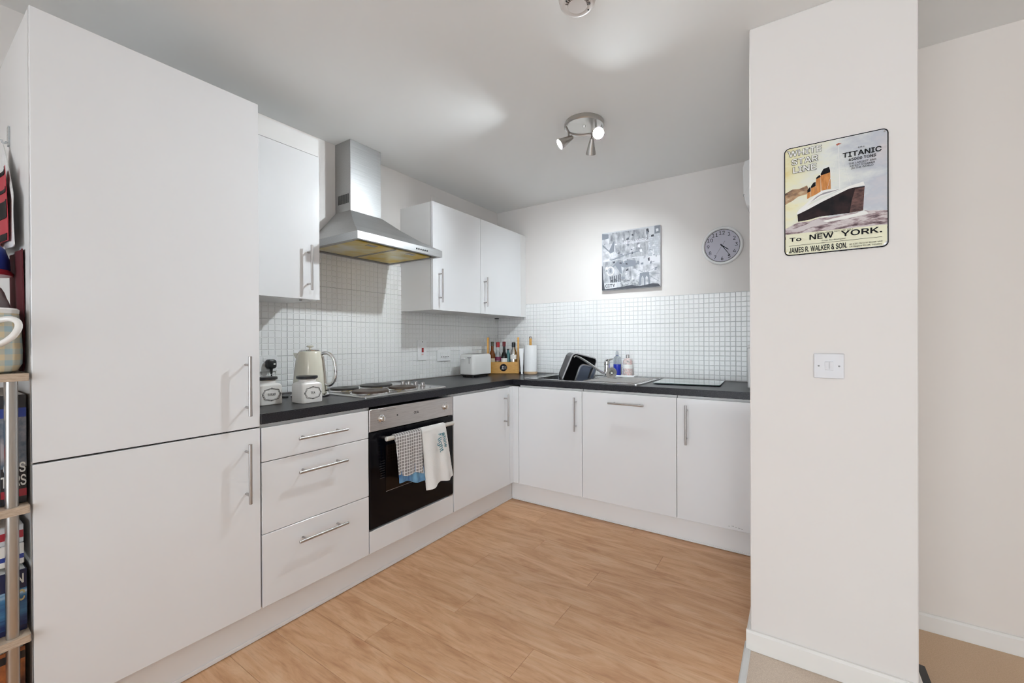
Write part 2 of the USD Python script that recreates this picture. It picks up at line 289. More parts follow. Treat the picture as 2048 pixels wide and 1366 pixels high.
def skirting(poly_xy_out, h, th=0.014):                             # list of (p0, p1, outward normal)
    out = []
    for p0, p1, n in poly_xy_out:
        p0, p1, n = np.array(p0), np.array(p1), np.array(n); P = []
        for q in (p0, p1):
            for d, z in ((0, 0), (th, 0), (th, h-0.008), (th-0.006, h), (0, h)): P.append((*(q+n*d), z))
        out.append(hull(P))
    return out
bc = thing('baseboard_column', 'low white skirting board around the column', kind='structure')
part(bc, 'board', skirting([((COLX0-.0144, COLY-.0002), (COLX1+.0144, COLY-.0002), (0, -1)), ((COLX0, COLY-.0005), (COLX0, -0.57), (-1, 0)), ((COLX1, COLY-.0005), (COLX1, RECY-.015), (1, 0))], 0.073), skirt, False)
br = thing('baseboard_right', 'low white skirting board of the recess wall', kind='structure')
part(br, 'board', skirting([((COLX1+.015, RECY), (FARX, RECY), (0, -1))], 0.068), skirt, False)

# tiles: 200 mm tiles each scored into 6 x 6 squares
def tile_mesh(w, h, n0, n1):
    """w x h metres from a corner, squares n0 x n1; u right, v up, pads stand on w=0.004"""
    pw, ph = 0.2/6, 0.2/6; V = []; Fc = []
    for i in range(n0):
        for j in range(n1):
            x0, x1, y0, y1 = i*pw+0.0016, min((i+1)*pw-0.0016, w), j*ph+0.0016, min((j+1)*ph-0.0016, h)
            if x1-x0 < 0.004 or y1-y0 < 0.004: continue
            s = len(V); e = 0.0012
            V += [(x0, y0, .004), (x1, y0, .004), (x1, y1, .004), (x0, y1, .004), (x0+e, y0+e, .0062), (x1-e, y0+e, .0062), (x1-e, y1-e, .0062), (x0+e, y1-e, .0062)]
            for q in ((4, 5, 6, 7), (0, 1, 5, 4), (1, 2, 6, 5), (2, 3, 7, 6), (3, 0, 4, 7)): Fc += [(s+q[0], s+q[1], s+q[2]), (s+q[0], s+q[2], s+q[3])]
    return trimesh.Trimesh(np.array(V), np.array(Fc), process=False)
TZ = [0.909, 1.109, 1.309, 1.509, 1.709]
def tiling(wall, o, U, us, rows, cut):
    """us: joint positions along U; rows per span"""
    slab = []; joints = []
    V = np.array([0, 0, 1.0])
    for i, (u0, u1) in enumerate(zip(us, us[1:])):
        for r in range(rows(u0, u1)):
            w = u1-u0; n0 = int(np.ceil(w/(0.2/6)-0.05))
            part(wall, 'tile', place(tile_mesh(w, 0.2, n0, 6), np.array(o)+np.array(U)*u0+V*TZ[r], U, V), tile_m, False)
            m = bx(u0, u1, TZ[r], TZ[r+1], 0, 0.0041)
            slab.append(m); e = 0.0008
            joints += [bx(u0-e, u0+e, TZ[r], TZ[r+1], 0.0035, 0.0047), bx(u0+e, u1-e, TZ[r+1]-e, TZ[r+1]+e, 0.0035, 0.0047)]
    part(wall, 'grout', place(trimesh.util.concatenate(slab), o, U, V), grout_lit if wall == wl else grout_m, False, kind='stuff')
    part(wall, 'joint', place(trimesh.util.concatenate(joints), o, U, V), joint_m, False, kind='stuff')
# left wall (faces +x): U = +y from y=-2.352
ys = [-2.352]+[-2.142+0.1985*i for i in range(11)]+[-0.0065]
ys = [-2.352, -2.142, -1.943, -1.745, -1.546, -1.347, -1.149, -0.950, -0.752, -0.553, -0.355, -0.156, -0.0065]
tiling(wl, (0, 0, 0), (0, 1, 0), ys, lambda u0, u1: 4 if (u0 > -1.95 and u1 < -1.14) else 3, None)
xs = [0.0065, 0.192]+[0.192+0.2*i for i in range(1, 10)]+[2.184]
tiling(wb, (0, 0, 0), (1, 0, 0), xs, lambda u0, u1: 3, None)

# ================================================================== CABINETS
FX = 0.596; FY = -0.625; DT = 0.019                                  # door faces
def bar_handle(door, p0, p1, out, parent_m=steel, r=0.006):
    """bar from p0 to p1 standing 'out' off the door; posts 32 mm long"""
    p0, p1, out = map(lambda v: np.array(v, float), (p0, p1, out)); d = (p1-p0)/np.linalg.norm(p1-p0); L = np.linalg.norm(p1-p0)
    parts = [cyl(p0, p1, r, 16, 0.0008)]
    for s in (0.032, L-0.032): q = p0+d*s; parts.append(cyl(q-out*0.9999, q, 0.0045, 12))
    part(door, 'handle', parts, parent_m, 35, 'brushed steel bar handle')
ho = np.array([0.036, 0, 0]); hb = np.array([0, -0.036, 0])
# tall fridge housing
Yf0, Yf1 = -2.938, -2.3565
tf = thing('fridge_cabinet', 'tall white gloss fridge freezer cabinet with two handled doors', 'cabinet', (0.3, (Yf0+Yf1)/2, 0))
part(tf, 'carcass', [bx(0.004, 0.572, Yf0, Yf1, 0.149, 2.1015), bx(0.004, 0.52, Yf0+.002, Yf1-.002, 0.0005, 0.149)], carcass, False)
d = part(tf, 'door', bx(FX-DT, FX, Yf0, Yf1-.002, 0.858, 2.102, 0.0012), door_white, False, 'upper fridge door')
bar_handle(d, (0.632, -2.408, 0.908), (0.632, -2.408, 1.132), ho)
d = part(tf, 'door', bx(FX-DT, FX, Yf0, Yf1-.002, 0.150, 0.8525, 0.0012), door_white, False, 'lower freezer door')
part(tf, 'door_seal', bx(0.5725, 0.5765, Yf0+.004, Yf1-.004, 0.847, 0.863), black_plastic, False)  # black strip standing in for the shade in the gap between the doors
bar_handle(d, (0.632, -2.409, 0.581), (0.632, -2.409, 0.805), ho)
# drawers
Yd0, Yd1 = -2.3535, -1.865
dr = thing('drawer_unit', 'white gloss base unit of three drawers between the fridge cabinet and the oven', 'cabinet', (0.3, (Yd0+Yd1)/2, 0))
part(dr, 'carcass', [bx(0.01, 0.575, Yd0, Yd1, 0.149, 0.8635), bx(0.01, 0.52, Yd0, Yd1, 0.0005, 0.149)], carcass, False)
for z0, z1, hz in ((0.7175, 0.850, 0.788), (0.4355, 0.7145, 0.649), (0.150, 0.4325, 0.365)):
    d = part(dr, 'drawer_front', bx(FX-DT, FX, Yd0+.001, Yd1-.0015, z0, z1, 0.0012), door_white, False)
    bar_handle(d, (0.632, -2.225, hz), (0.632, -2.002, hz), ho)
# oven housing and oven
Yo0, Yo1 = -1.8635, -1.2665
oh = thing('oven_housing', 'white base unit with a plain lower panel holding the oven', 'cabinet', (0.3, (Yo0+Yo1)/2, 0))
part(oh, 'carcass', [bx(0.01, 0.570, Yo0, Yo0+.018, 0.149, 0.8635), bx(0.01, 0.570, Yo1-.018, Yo1, 0.149, 0.8635), bx(0.01, 0.570, Yo0+.018, Yo1-.018, 0.149, 0.24), bx(0.01, 0.52, Yo0, Yo1, 0.0005, 0.149)], carcass, False)
part(oh, 'lower_panel', bx(FX-DT, FX, Yo0+.0015, Yo1-.0015, 0.150, 0.258, 0.0012), door_white, False)
ov = thing('oven', 'built-in electric oven with steel control panel and black glass door under the hob', 'oven', (0.3, (Yo0+Yo1)/2, 0.262))
part(ov, 'body', bx(0.05, 0.575, Yo0+.02, Yo1-.02, 0.262, 0.845), black_plastic, False)
part(ov, 'control_panel', bx(0.576, FX, Yo0+.003, Yo1-.003, 0.742, 0.852, 0.002), oven_steel, False)
for ky in (-1.790, -1.338):
    kb = part(ov, 'knob', lathe([(0, 0), (0.019, 0), (0.019, 0.004), (0.015, 0.006), (0.0135, 0.017), (0.0115, 0.019), (0, 0.019)], 28, (FX, ky, 0.801), X), chrome)
    part(kb, 'grip', bx(FX+.018, FX+.026, ky-.004, ky+.004, .789, .813, .0015), chrome, False)
    tk = [bx(FX, FX+.0004, ky+.025*math.sin(t)-.0012, ky+.025*math.sin(t)+.0012, .801+.025*math.cos(t)-.0012, .801+.025*math.cos(t)+.0012) for t in np.radians(range(40, 330, 36))]
    part(ov, 'dial_marks', tk, grey_ink, False)
part(ov, 'lettering', place(text('CDA', 0.012, bold=True, center=True), (FX, -1.560, 0.799), Y, Z), ink, False)
part(ov, 'indicator_light', cyl((FX, -1.690, 0.803), (FX+.002, -1.690, 0.803), 0.0035, 12), ink)
part(ov, 'panel_print', bx(FX, FX+.0003, -1.80, -1.70, .8375, .839), grey_ink, False)
od = part(ov, 'oven_door', bx(0.576, FX, Yo0+.003, Yo1-.003, 0.266, 0.737, 0.002), black_glass, False)
part(od, 'inner_window', bx(FX, FX+.0005, -1.765, -1.375, 0.428, 0.66), oven_inside, False)
part(od, 'window_line', bx(FX+.0005, FX+.001, -1.765, -1.375, 0.4265, 0.4285), grey_plastic, False)
vs = [bx(FX, FX+.0006, -1.80+.004*math.sin(i)-.001, -1.772, .50+i*.012, .503+i*.012) for i in range(8)]
part(od, 'vent_marks', vs, M('dark_print', (0.03, 0.03, 0.032), 0.3), False)
part(od, 'hinge_clip', bx(FX-.01, FX+.002, -1.305, -1.278, 0.2595, 0.2655), steel, False)
oph = part(od, 'handle', cyl((0.650, -1.806, 0.706), (0.650, -1.325, 0.706), 0.0115, 20, 0.002), M('handle_cream', (0.66, 0.63, 0.58), 0.3, 0.3), 35, 'round cream steel handle bar')
part(od, 'handle_post', [cyl((FX+.0002, y, 0.706), (0.648, y, 0.706), 0.008, 12) for y in (-1.785, -1.345)], steel)
# base door + corner
Yb0, Yb1 = -1.2635, -0.668
bu = thing('base_cabinet', 'white base cupboard right of the oven with a vertical handle near the corner', 'cabinet', (0.3, (Yb0+Yb1)/2, 0))
part(bu, 'carcass', [bx(0.01, 0.575, Yb0, -0.0105, 0.149, 0.8635), bx(0.01, 0.52, Yb0, -0.56, 0.0005, 0.149)], carcass, False)
d = part(bu, 'door', bx(FX-DT, FX, Yb0+.0015, Yb1, 0.150, 0.850, 0.0012), door_white, False)
bar_handle(d, (0.632, -0.737, 0.586), (0.632, -0.737, 0.810), ho)
part(bu, 'corner_post', [bx(0.5755, FX, Yb1+.002, FY, 0.150, 0.855, 0.001), bx(0.5755, 0.6435, FY+.0002, FY+DT, 0.150, 0.855, 0.001)], door_white, False)
# back run
def back_unit(label, x0, x1, handle):
    u = thing('base_cabinet', label, 'cabinet', ((x0+x1)/2, -0.3, 0))
    part(u, 'carcass', [bx(x0+.002, x1-.002, FY+DT+.002, -0.0105, 0.149, 0.8635), bx(x0+.002, x1-.002, -0.54, -0.0105, 0.0005, 0.149)] if x0 > 0.7 else
         [bx(max(x0, 0.578)+.002, x1-.002, FY+DT+.002, -0.0105, 0.149, 0.70), bx(max(x0, 0.578)+.002, x1-.002, FY+DT+.002, -0.56, 0.70, 0.8635), bx(x0+.002, x1-.002, -0.54, -0.0105, 0.0005, 0.149)], carcass, False)
    d = part(u, 'door', bx(x0+.0015, x1-.0015, FY, FY+DT, 0.150, 0.850, 0.0012), door_white, False)
    bar_handle(d, *handle, hb)
back_unit('white base cupboard under the sink bowl with a vertical handle on its right', 0.645, 1.1475, ((1.106, -0.661, 0.586), (1.106, -0.661, 0.811)))
dw = thing('dishwasher', 'integrated dishwasher behind a white door with a horizontal handle', 'dishwasher', (1.448, -0.3, 0))
part(dw, 'body', [bx(1.150, 1.746, FY+DT+.002, -0.0105, 0.149, 0.8635), bx(1.150, 1.746, -0.54, -0.0105, 0.0005, 0.149)], carcass, False)
d = part(dw, 'door', bx(1.149, 1.7475, FY, FY+DT, 0.150, 0.850, 0.0012), door_white, False); bar_handle(d, (1.340, -0.661, 0.792), (1.566, -0.661, 0.792), hb)
back_unit('white base cupboard beside the column with a vertical handle on its left', 1.749, 2.182, ((1.806, -0.661, 0.589), (1.806, -0.661, 0.815)))
scuff = [bx(x, x+w, FY-.0004, FY-.0001, .168+.003*math.sin(x*90), .1695+.003*math.sin(x*90)) for x, w in ((2.02, .008), (2.036, .012), (2.055, .005), (2.068, .01), (2.083, .008))]
part('/World/base_cabinet_002', 'scuff_marks', scuff, grey_ink, False)
# plinths
PX_, PY_ = 0.5377, -0.5588
pl = thing('plinth', 'white plinth board below the units of the hob wall', 'plinth', (PX_, -1.7, 0))
part(pl, 'board', bx(PX_-.016, PX_, Yf0, PY_, 0.003, 0.147, .001), plinth_m, False)
part(pl, 'seal_strip', bx(PX_, PX_+.004, Yf0, PY_, 0.002, 0.018, .001), plinth_m, False)
pl2 = thing('plinth', 'white plinth board below the units of the sink wall', 'plinth', (1.3, PY_, 0))
part(pl2, 'board', bx(PX_+.0005, 2.170, PY_, PY_+.016, 0.003, 0.147, .001), plinth_m, False)
part(pl2, 'seal_strip', bx(PX_+.005, 2.170, PY_-.004, PY_, 0.002, 0.014, .001), plinth_m, False)
# worktop
WT, WB, WX, WY = 0.905, 0.8655, 0.6005, -0.629
BOWL = (0.715, 1.075, -0.525, -0.135)
wm = boolean(bx(0.0005, WX, -2.3545, -0.0005, WB, WT), [])
wk = thing('worktop', 'speckled black L-shaped kitchen worktop on both runs of units', 'worktop', (0.3, -0.3, WB))
e = 0.006
def worktop_poly(z0, z1, inset):
    P = Polygon([(0.0008, -2.3545), (WX-inset, -2.3545), (WX-inset, WY+inset), (2.1835, WY+inset), (2.1835, -0.0008), (0.0008, -0.0008)])
    P = P.difference(sbox(BOWL[0], BOWL[2], BOWL[1], BOWL[3])).difference(sbox(0.09, -1.82, 0.53, -1.32))
    m = prism(P, z1-z0); m.apply_translation([0, 0, z0]); return m
part(wk, 'slab', [worktop_poly(WB, WB+.004, .003), worktop_poly(WB+.004, WT-.005, 0), worktop_poly(WT-.005, WT-.002, .0012), worktop_poly(WT-.002, WT, .0035)], worktop_m, False)
part(wk, 'end_strip', bx(0.56, WX+.0002, -2.3555, -2.3547, WB+.003, WT-.003), M('worktop_end', (0.07, 0.07, 0.075), 0.4), False)
# wall cabinets
WD = 0.317
wcb = thing('wall_cabinet', 'white double door wall cupboard right of the extractor hood', 'wall cabinet', (0, -0.58, 1.395))
part(wcb, 'carcass', bx(0.0005, WD-DT-.003, -1.150, -0.008, 1.395, 2.116), carcass, False)
d = part(wcb, 'door', bx(WD-DT, WD, -1.150, -0.6500, 1.395, 2.117, .0012), door_white, False); bar_handle(d, (0.353, -1.095, 1.446), (0.353, -1.095, 1.670), ho)
d = part(wcb, 'door', bx(WD-DT, WD, -0.6470, -0.090, 1.395, 2.117, .0012), door_white, False); bar_handle(d, (0.353, -0.607, 1.449), (0.353, -0.607, 1.674), ho)
part(wcb, 'filler_strip', bx(WD-DT, WD-.001, -0.088, -0.002, 1.395, 2.117, .001), carcass, False)
part(wcb, 'bracket', bx(0.008, 0.035, -0.06, -0.03, 1.387, 1.395), black_plastic, False)
wca = thing('wall_cabinet', 'white single door wall cupboard between the tall fridge cabinet and the extractor hood', 'wall cabinet', (0, -2.15, 1.395))
part(wca, 'carcass', bx(0.0005, WD-DT-.003, -2.352, -1.943, 1.395, 2.116), carcass, False)
d = part(wca, 'door', bx(WD-DT, WD, -2.352, -1.942, 1.395, 2.116, .0012), door_white, False); bar_handle(d, (0.353, -2.003, 1.438), (0.353, -2.003, 1.659), ho)
part(wca, 'top_filler', bx(0.0005, WD-.004, -2.352, -1.943, 2.119, 2.206), carcass, False)
part(wca, 'underside_catch', cyl((.28, -2.02, 1.389), (.28, -2.02, 1.395), .006, 10), grey_plastic)

# ================================================================== EXTRACTOR HOOD
hd = thing('extractor_hood', 'stainless steel chimney extractor hood over the hob', 'extractor hood', (0.0, -1.54, 1.70))
cy0, cy1, cx1 = -1.648, -1.432, 0.150; ly0, ly1, lx, lz0, lz1 = -1.852, -1.253, 0.500, 1.703, 1.742
part(hd, 'chimney', bx(0.0005, cx1, cy0, cy1, 1.952, 2.3725, 0.0015), hood_steel, False)
def ring(x, y0, y1, z): return np.array([(0.007, y0, z), (x, y0, z), (x, y1, z), (0.007, y1, z)])
mixr = lambda k, z: ring(lx*k+(cx1+.004)*(1-k), ly0*k+(cy0-.004)*(1-k), ly1*k+(cy1+.004)*(1-k), z)
can = skin([mixr(1, lz1), mixr(.66, lz1+.058), mixr(.33, lz1+.130), mixr(0, 1.955)])
part(hd, 'canopy', can, hood_steel, False)
lip = skin([lvl(np.array([(0.007, ly0), (lx, ly0), (lx, ly1), (0.007, ly1)]), lz0), lvl(np.array([(0.007, ly0), (lx, ly0), (lx, ly1), (0.007, ly1)]), lz1)])
part(hd, 'front_lip', boolean(lip, [bx(0.03, lx-.022, ly0+.022, ly1-.022, lz0-.01, lz0+.022)]), hood_steel, False)
part(hd, 'underside', bx(0.031, lx-.023, ly0+.023, ly1-.023, lz0+.014, lz0+.0215), hood_dark, False)
for y0, y1 in ((ly0+.028, -1.557), (-1.549, ly1-.028)):
    f = part(hd, 'grease_filter', bx(0.05, lx-.075, y0, y1, lz0+.004, lz0+.0138, .003), filter_m, False)
    part(f, 'filter_latch', bx(lx-.12, lx-.09, (y0+y1)/2-.03, (y0+y1)/2+.03, lz0+.002, lz0+.0042, .0005), steel, False)
    for ya in (y0, y1-.006): part(f, 'filter_frame', bx(0.05, lx-.075, ya, ya+.006, lz0+.0025, lz0+.0042), steel, False)
part(hd, 'vent_grille', [bx(0.032+i*.0095, 0.0365+i*.0095, cy0-.0012, cy0+.002, 2.003, 2.057) for i in range(11)], black_plastic, False)
for i in range(6): part(hd, 'button', cyl((lx-.0005, -1.462+i*.0163, 1.721), (lx+.003, -1.462+i*.0163, 1.721), .0045, 12), black_plastic)

# ================================================================== HOB
hx0, hx1, hy0, hy1 = 0.070, 0.568, -1.860, -1.282
hb_ = thing('hob', 'stainless steel electric hob with four solid hotplates set in the worktop', 'hob', (0.32, -1.57, WT))
loops = [lvl(rrect(hx1-hx0, hy1-hy0, .02)+[(hx0+hx1)/2, (hy0+hy1)/2], WT+.0004), lvl(rrect(hx1-hx0, hy1-hy0, .02)+[(hx0+hx1)/2, (hy0+hy1)/2], WT+.003), lvl(rrect(hx1-hx0-.014, hy1-hy0-.014, .016)+[(hx0+hx1)/2, (hy0+hy1)/2], WT+.010), lvl(rrect(hx1-hx0-.03, hy1-hy0-.03, .012)+[(hx0+hx1)/2, (hy0+hy1)/2], WT+.007)]
part(hb_, 'plate', skin(loops), sink_steel, 30)
for (x, y, r, m) in ((0.212, -1.735, .075, hotplate), (0.222, -1.530, .0925, hotplate), (0.440, -1.735, .0925, rust_plate), (0.440, -1.520, .075, rust_plate)):
    p = part(hb_, 'hotplate', lathe([(0, .0), (r, .0), (r, .013), (r-.004, .016), (.022, .016), (.018, .0135), (0, .0135)], 44, (x, y, WT+.008), Z), m)
    part(p, 'trim_ring', lathe([(r+.001, 0), (r+.010, 0), (r+.011, .002), (r+.006, .006), (r+.001, .006), (r+.001, 0)], 44, (x, y, WT+.0075), Z), chrome)
for x in (0.266, 0.318, 0.378, 0.438):
    k_ = part(hb_, 'knob', lathe([(0, 0), (.017, 0), (.017, .004), (.0135, .006), (.0125, .022), (.0105, .024), (0, .024)], 24, (x, -1.362, WT+.008), Z), steel)
    part(k_, 'grip', bx(x-.003, x+.003, -1.374, -1.350, WT+.030, WT+.0345, .001), steel, False)
part(hb_, 'indicator_light', cyl((.50, -1.362, WT+.0069), (.50, -1.362, WT+.0085), .004, 12), black_plastic)

# ================================================================== SINK + TAP
sk = thing('sink', 'stainless steel sink with a grooved drainer set in the worktop', 'sink', (1.1, -0.33, WT))
sx0, sx1, sy0, sy1 = 0.655, 1.520, -0.585, -0.062
P = Polygon(rrect(sx1-sx0, sy1-sy0, .03)+[(sx0+sx1)/2, (sy0+sy1)/2]); Bi = Polygon(rrect(BOWL[1]-BOWL[0]-.01, BOWL[3]-BOWL[2]-.01, .05)+[(BOWL[0]+BOWL[1])/2, (BOWL[2]+BOWL[3])/2])
rim = prism(P.difference(Bi), .004); rim.apply_translation([0, 0, WT+.0004]); part(sk, 'rim', rim, sink_steel, False)
edge = prism(P.difference(P.buffer(-.014)), .003); edge.apply_translation([0, 0, WT+.0045]); part(sk, 'raised_edge', edge, sink_steel, False)
bc_ = np.array([(BOWL[0]+BOWL[1])/2, (BOWL[2]+BOWL[3])/2]); bw, bh = BOWL[1]-BOWL[0]-.01, BOWL[3]-BOWL[2]-.01
bowl = skin([lvl(rrect(bw, bh, .05)+bc_, WT+.004), lvl(rrect(bw-.012, bh-.012, .05)+bc_, WT-.13), lvl(rrect(bw-.05, bh-.05, .04)+bc_, WT-.15), lvl(rrect(bw-.054, bh-.054, .04)+bc_, WT-.152), lvl(rrect(bw-.010, bh-.010, .05)+bc_, WT-.132), lvl(rrect(bw-.0005, bh-.0005, .05)+bc_, WT+.003)], closed=True)
bot = prism(Polygon(rrect(bw-.052, bh-.052, .04)+bc_), .002); bot.apply_translation([0, 0, WT-.152])
part(sk, 'bowl', [bowl, bot], sink_steel, 30)
part(sk, 'drainer_ridges', [tube([(1.11, y, WT+.0045), (1.13, y, WT+.0065), (1.46, y, WT+.0065), (1.48, y, WT+.0045)], .0035, 8) for y in np.linspace(-.52, -.16, 10)], sink_steel)
part(sk, 'waste', lathe([(0, 0), (.032, 0), (.034, .003), (.02, .001), (0, .001)], 24, (bc_[0], bc_[1], WT-.149), Z), chrome)
tp = thing('mixer_tap', 'chrome single lever mixer tap behind the sink', 'tap', (1.115, -0.10, WT+.0045))
part(tp, 'body', lathe([(0, 0), (.027, 0), (.027, .006), (.022, .010), (.0205, .085), (.022, .09), (.023, .112), (.018, .12), (0, .12)], 28, (1.115, -.105, WT+.0046), Z), chrome)
part(tp, 'spout', tube(smooth_path([(1.103, -.122, .932), (1.085, -.175, .955), (1.045, -.275, 1.015), (1.005, -.370, 1.066), (.990, -.405, 1.076), (.984, -.420, 1.066)], 6), .0095, 14), chrome)
part(tp, 'lever', hull(np.vstack([np.array(lathe([(0, 0), (.012, 0), (.012, .016), (0, .016)], 12, (1.115, -.105, 1.022), Z).vertices), [(1.168, -.118, 1.044), (1.168, -.104, 1.044), (1.165, -.118, 1.050), (1.165, -.104, 1.050)]])), chrome)
st = thing('sink_strainer', 'round steel sink strainer propped against the tap', 'strainer', (1.215, -0.19, WT))
sn = np.array([-0.12, -0.93, 0.28]); sn /= np.linalg.norm(sn); so = np.array([1.205, -0.235, WT+.0405])
part(st, 'basket', lathe([(0, 0), (.018, .001), (.022, .004), (.022, .012), (.041, .015), (.043, .018), (.041, .020), (.020, .017), (.017, .006), (0, .005)], 32, so-sn*.01, sn), nickel)
part(st, 'handle_stud', lathe([(0, 0), (.005, 0), (.004, .012), (.008, .015), (0, .02)], 16, so-sn*.006, sn), chrome)
part(st, 'holes', [cyl(so-sn*.0042+(frame(sn)[0]*math.cos(t)+frame(sn)[1]*math.sin(t))*.011, so-sn*.0036+(frame(sn)[0]*math.cos(t)+frame(sn)[1]*math.sin(t))*.011, .003, 8) for t in np.linspace(0, 2*np.pi, 7)[:-1]], black_plastic)
# roasting tins in the sink
def tray(name, label, P1, P2, P3, depth, mats, lu, cat='roasting tin', flare=.012):
    u = P2-P1; u /= np.linalg.norm(u); v = P3-P2; lv = np.linalg.norm(v); v -= u*(u@v); v /= np.linalg.norm(v); n = np.cross(u, v)
    if n[0] > 0: n = -n
    c0 = P2-u*lu/2+v*lv/2
    t = thing(name, label, cat, c0)
    L = lambda w, h, r, dz: c0+np.c_[rrect(w, h, r, 8), np.zeros(32)][:, [0]]*u+np.c_[rrect(w, h, r, 8)][:, [1]]*v+n*dz
    out, inn, rim_, base = mats; f = flare
    part(t, 'shell', skin([L(lu-.016, lv-.016, .035, .001), L(lu-.016-2*f, lv-.016-2*f, .035, depth-.012), L(lu-.04-2*f, lv-.04-2*f, .03, depth)], caps=True) if False else skin([L(lu-.014, lv-.014, .035, 0), L(lu-.016-2*f, lv-.016-2*f, .035, depth-.012), L(lu-.05-2*f, lv-.05-2*f, .03, depth), L(lu-.05-2*f, lv-.05-2*f, .03, depth-.0015), L(lu-.019-2*f, lv-.019-2*f, .033, depth-.0135), L(lu-.017, lv-.017, .033, 0)], closed=True), out, 40)
    part(t, 'lining', skin([L(lu-.0175, lv-.0175, .033, .0005), L(lu-.0195-2*f, lv-.0195-2*f, .033, depth-.014), L(lu-.051-2*f, lv-.051-2*f, .03, depth-.002), L(.002, .002, .001, depth-.002)], caps=False), inn, 40)
    part(t, 'base_panel', skin([L(lu-.049-2*f, lv-.049-2*f, .03, depth-.0015), L(lu-.049-2*f, lv-.049-2*f, .03, depth+.0002)]), base, 40)
    part(t, 'rim', skin([L(lu, lv, .042, 0), L(lu, lv, .042, .006), L(lu-.012, lv-.012, .036, .006), L(lu-.014, lv-.014, .035, -.002), L(lu-.002, lv-.002, .041, -.002)], closed=True), rim_, 40)
    return t
tray('roasting_tin', 'large dark grey roasting tin propped on its side in the sink', np.array([.918, -.470, .902]), np.array([1.000, -.452, 1.104]), np.array([1.069, -.190, 1.030]), .085, (tin_grey, tin_dark, tin_rim, tin_grey), .245)
tray('baking_tray', 'smaller blue-grey baking tray standing inside the dark roasting tin', np.array([.966, -.350, .900]), np.array([1.004, -.340, 1.018]), np.array([1.056, -.150, .990]), .012, (tin_blue, tin_blue, tin_rim, tin_blue), .175, 'baking tray', .004)
# bottles by the sink
tr = thing('bottle_tray', 'small white tray under the bottles behind the tap', 'tray', (1.25, -.055, WT))
part(tr, 'tray', boolean(bx(1.150, 1.325, -.095, -.016, WT+.0045, WT+.018, .002), [bx(1.155, 1.32, -.09, -.021, WT+.010, WT+.03)]), white_plastic, False)
zb = WT+.0105
b1 = thing('dish_soap_bottle', 'clear squeezy bottle half full of blue washing-up liquid', 'bottle', (1.170, -.055, zb))
part(b1, 'bottle', lathe([(0, 0), (.026, 0), (.028, .004), (.028, .115), (.025, .140), (.012, .152), (.010, .160), (0, .160)], 28, (1.178, -.055, zb), Z), clear_plastic)
part(b1, 'liquid', lathe([(0, .001), (.0286, .003), (.0286, .088), (0, .088)], 28, (1.178, -.055, zb), Z), blue_liquid)
part(b1, 'cap', lathe([(0, .160), (.0115, .160), (.0115, .176), (.009, .180), (.0085, .190), (0, .190)], 20, (1.178, -.055, zb), Z), clear_plastic)
floral = noise_mat('floral_label', [(0.40, (0.72, 0.70, 0.66)), (0.50, (0.62, 0.30, 0.30)), (0.56, (0.76, 0.70, 0.66)), (0.66, (0.35, 0.36, 0.34))], 75, (1, 1, 1), 0.3, 0, 2)
b2 = thing('hand_wash_bottle', 'pink floral hand wash bottle with a white cap on the tray', 'bottle', (1.258, -.055, zb))
part(b2, 'bottle', lathe([(0, 0), (.034, 0), (.036, .004), (.036, .112), (.028, .128), (.013, .136), (0, .136)], 28, (1.262, -.055, zb), Z), floral)
part(b2, 'label', lathe([(.0363, .058), (.0366, .058), (.0366, .088), (.0363, .088), (.0363, .058)], 28, (1.262, -.055, zb), Z), white_ink)
part(b2, 'cap', lathe([(0, .136), (.0125, .136), (.0125, .160), (.011, .162), (0, .162)], 20, (1.262, -.055, zb), Z), steel)
gb = thing('glass_chopping_board', 'rectangular clear glass worktop saver right of the sink', 'chopping board', (1.74, -.25, WT))
q = np.array([(1.563, -.447), (1.949, -.405), (1.932, -.075), (1.545, -.110)])
part(gb, 'edge', prism(Polygon(q).buffer(-.006).buffer(.0068), .0042).apply_translation([0, 0, WT+.004]), M('glass_edge', (.012, .035, .03), .1), False)
part(gb, 'glass', prism(Polygon(q).buffer(-.006).buffer(.006), .0015).apply_translation([0, 0, WT+.0083]), board_glass, False)
for x, y in ((1.59, -.42), (1.92, -.38), (1.91, -.10), (1.57, -.13)): part(gb, 'foot', cyl((x, y, WT+.0002), (x, y, WT+.004), .007, 10), black_plastic)
bxx = thing('storage_box', 'white upright box at the far right end of the worktop by the column', 'box', (2.14, -.3, WT))
part(bxx, 'body', bx(2.097, 2.180, -.42, -.14, WT+.0005, 1.135, .006), white_plastic, False); part(bxx, 'lid', bx(2.094, 2.182, -.423, -.137, 1.1355, 1.157, .008), white_plastic, False)
fan = thing('extractor_fan', 'white plastic extractor fan on the wall just left of the column', 'fan', (2.15, -.3, 2.08))
part(fan, 'housing', hull([(2.184, -.43, 1.935), (2.184, -.17, 1.935), (2.184, -.43, 2.235), (2.184, -.17, 2.235), (2.093, -.41, 1.965), (2.093, -.19, 1.965), (2.078, -.41, 2.03), (2.078, -.19, 2.03), (2.074, -.40, 2.19), (2.074, -.20, 2.19), (2.085, -.40, 2.225), (2.085, -.20, 2.225)]), white_plastic, False)
part(fan, 'grille_line', bx(2.0765, 2.12, -.411, -.189, 2.027, 2.0305), grey_plastic, False)
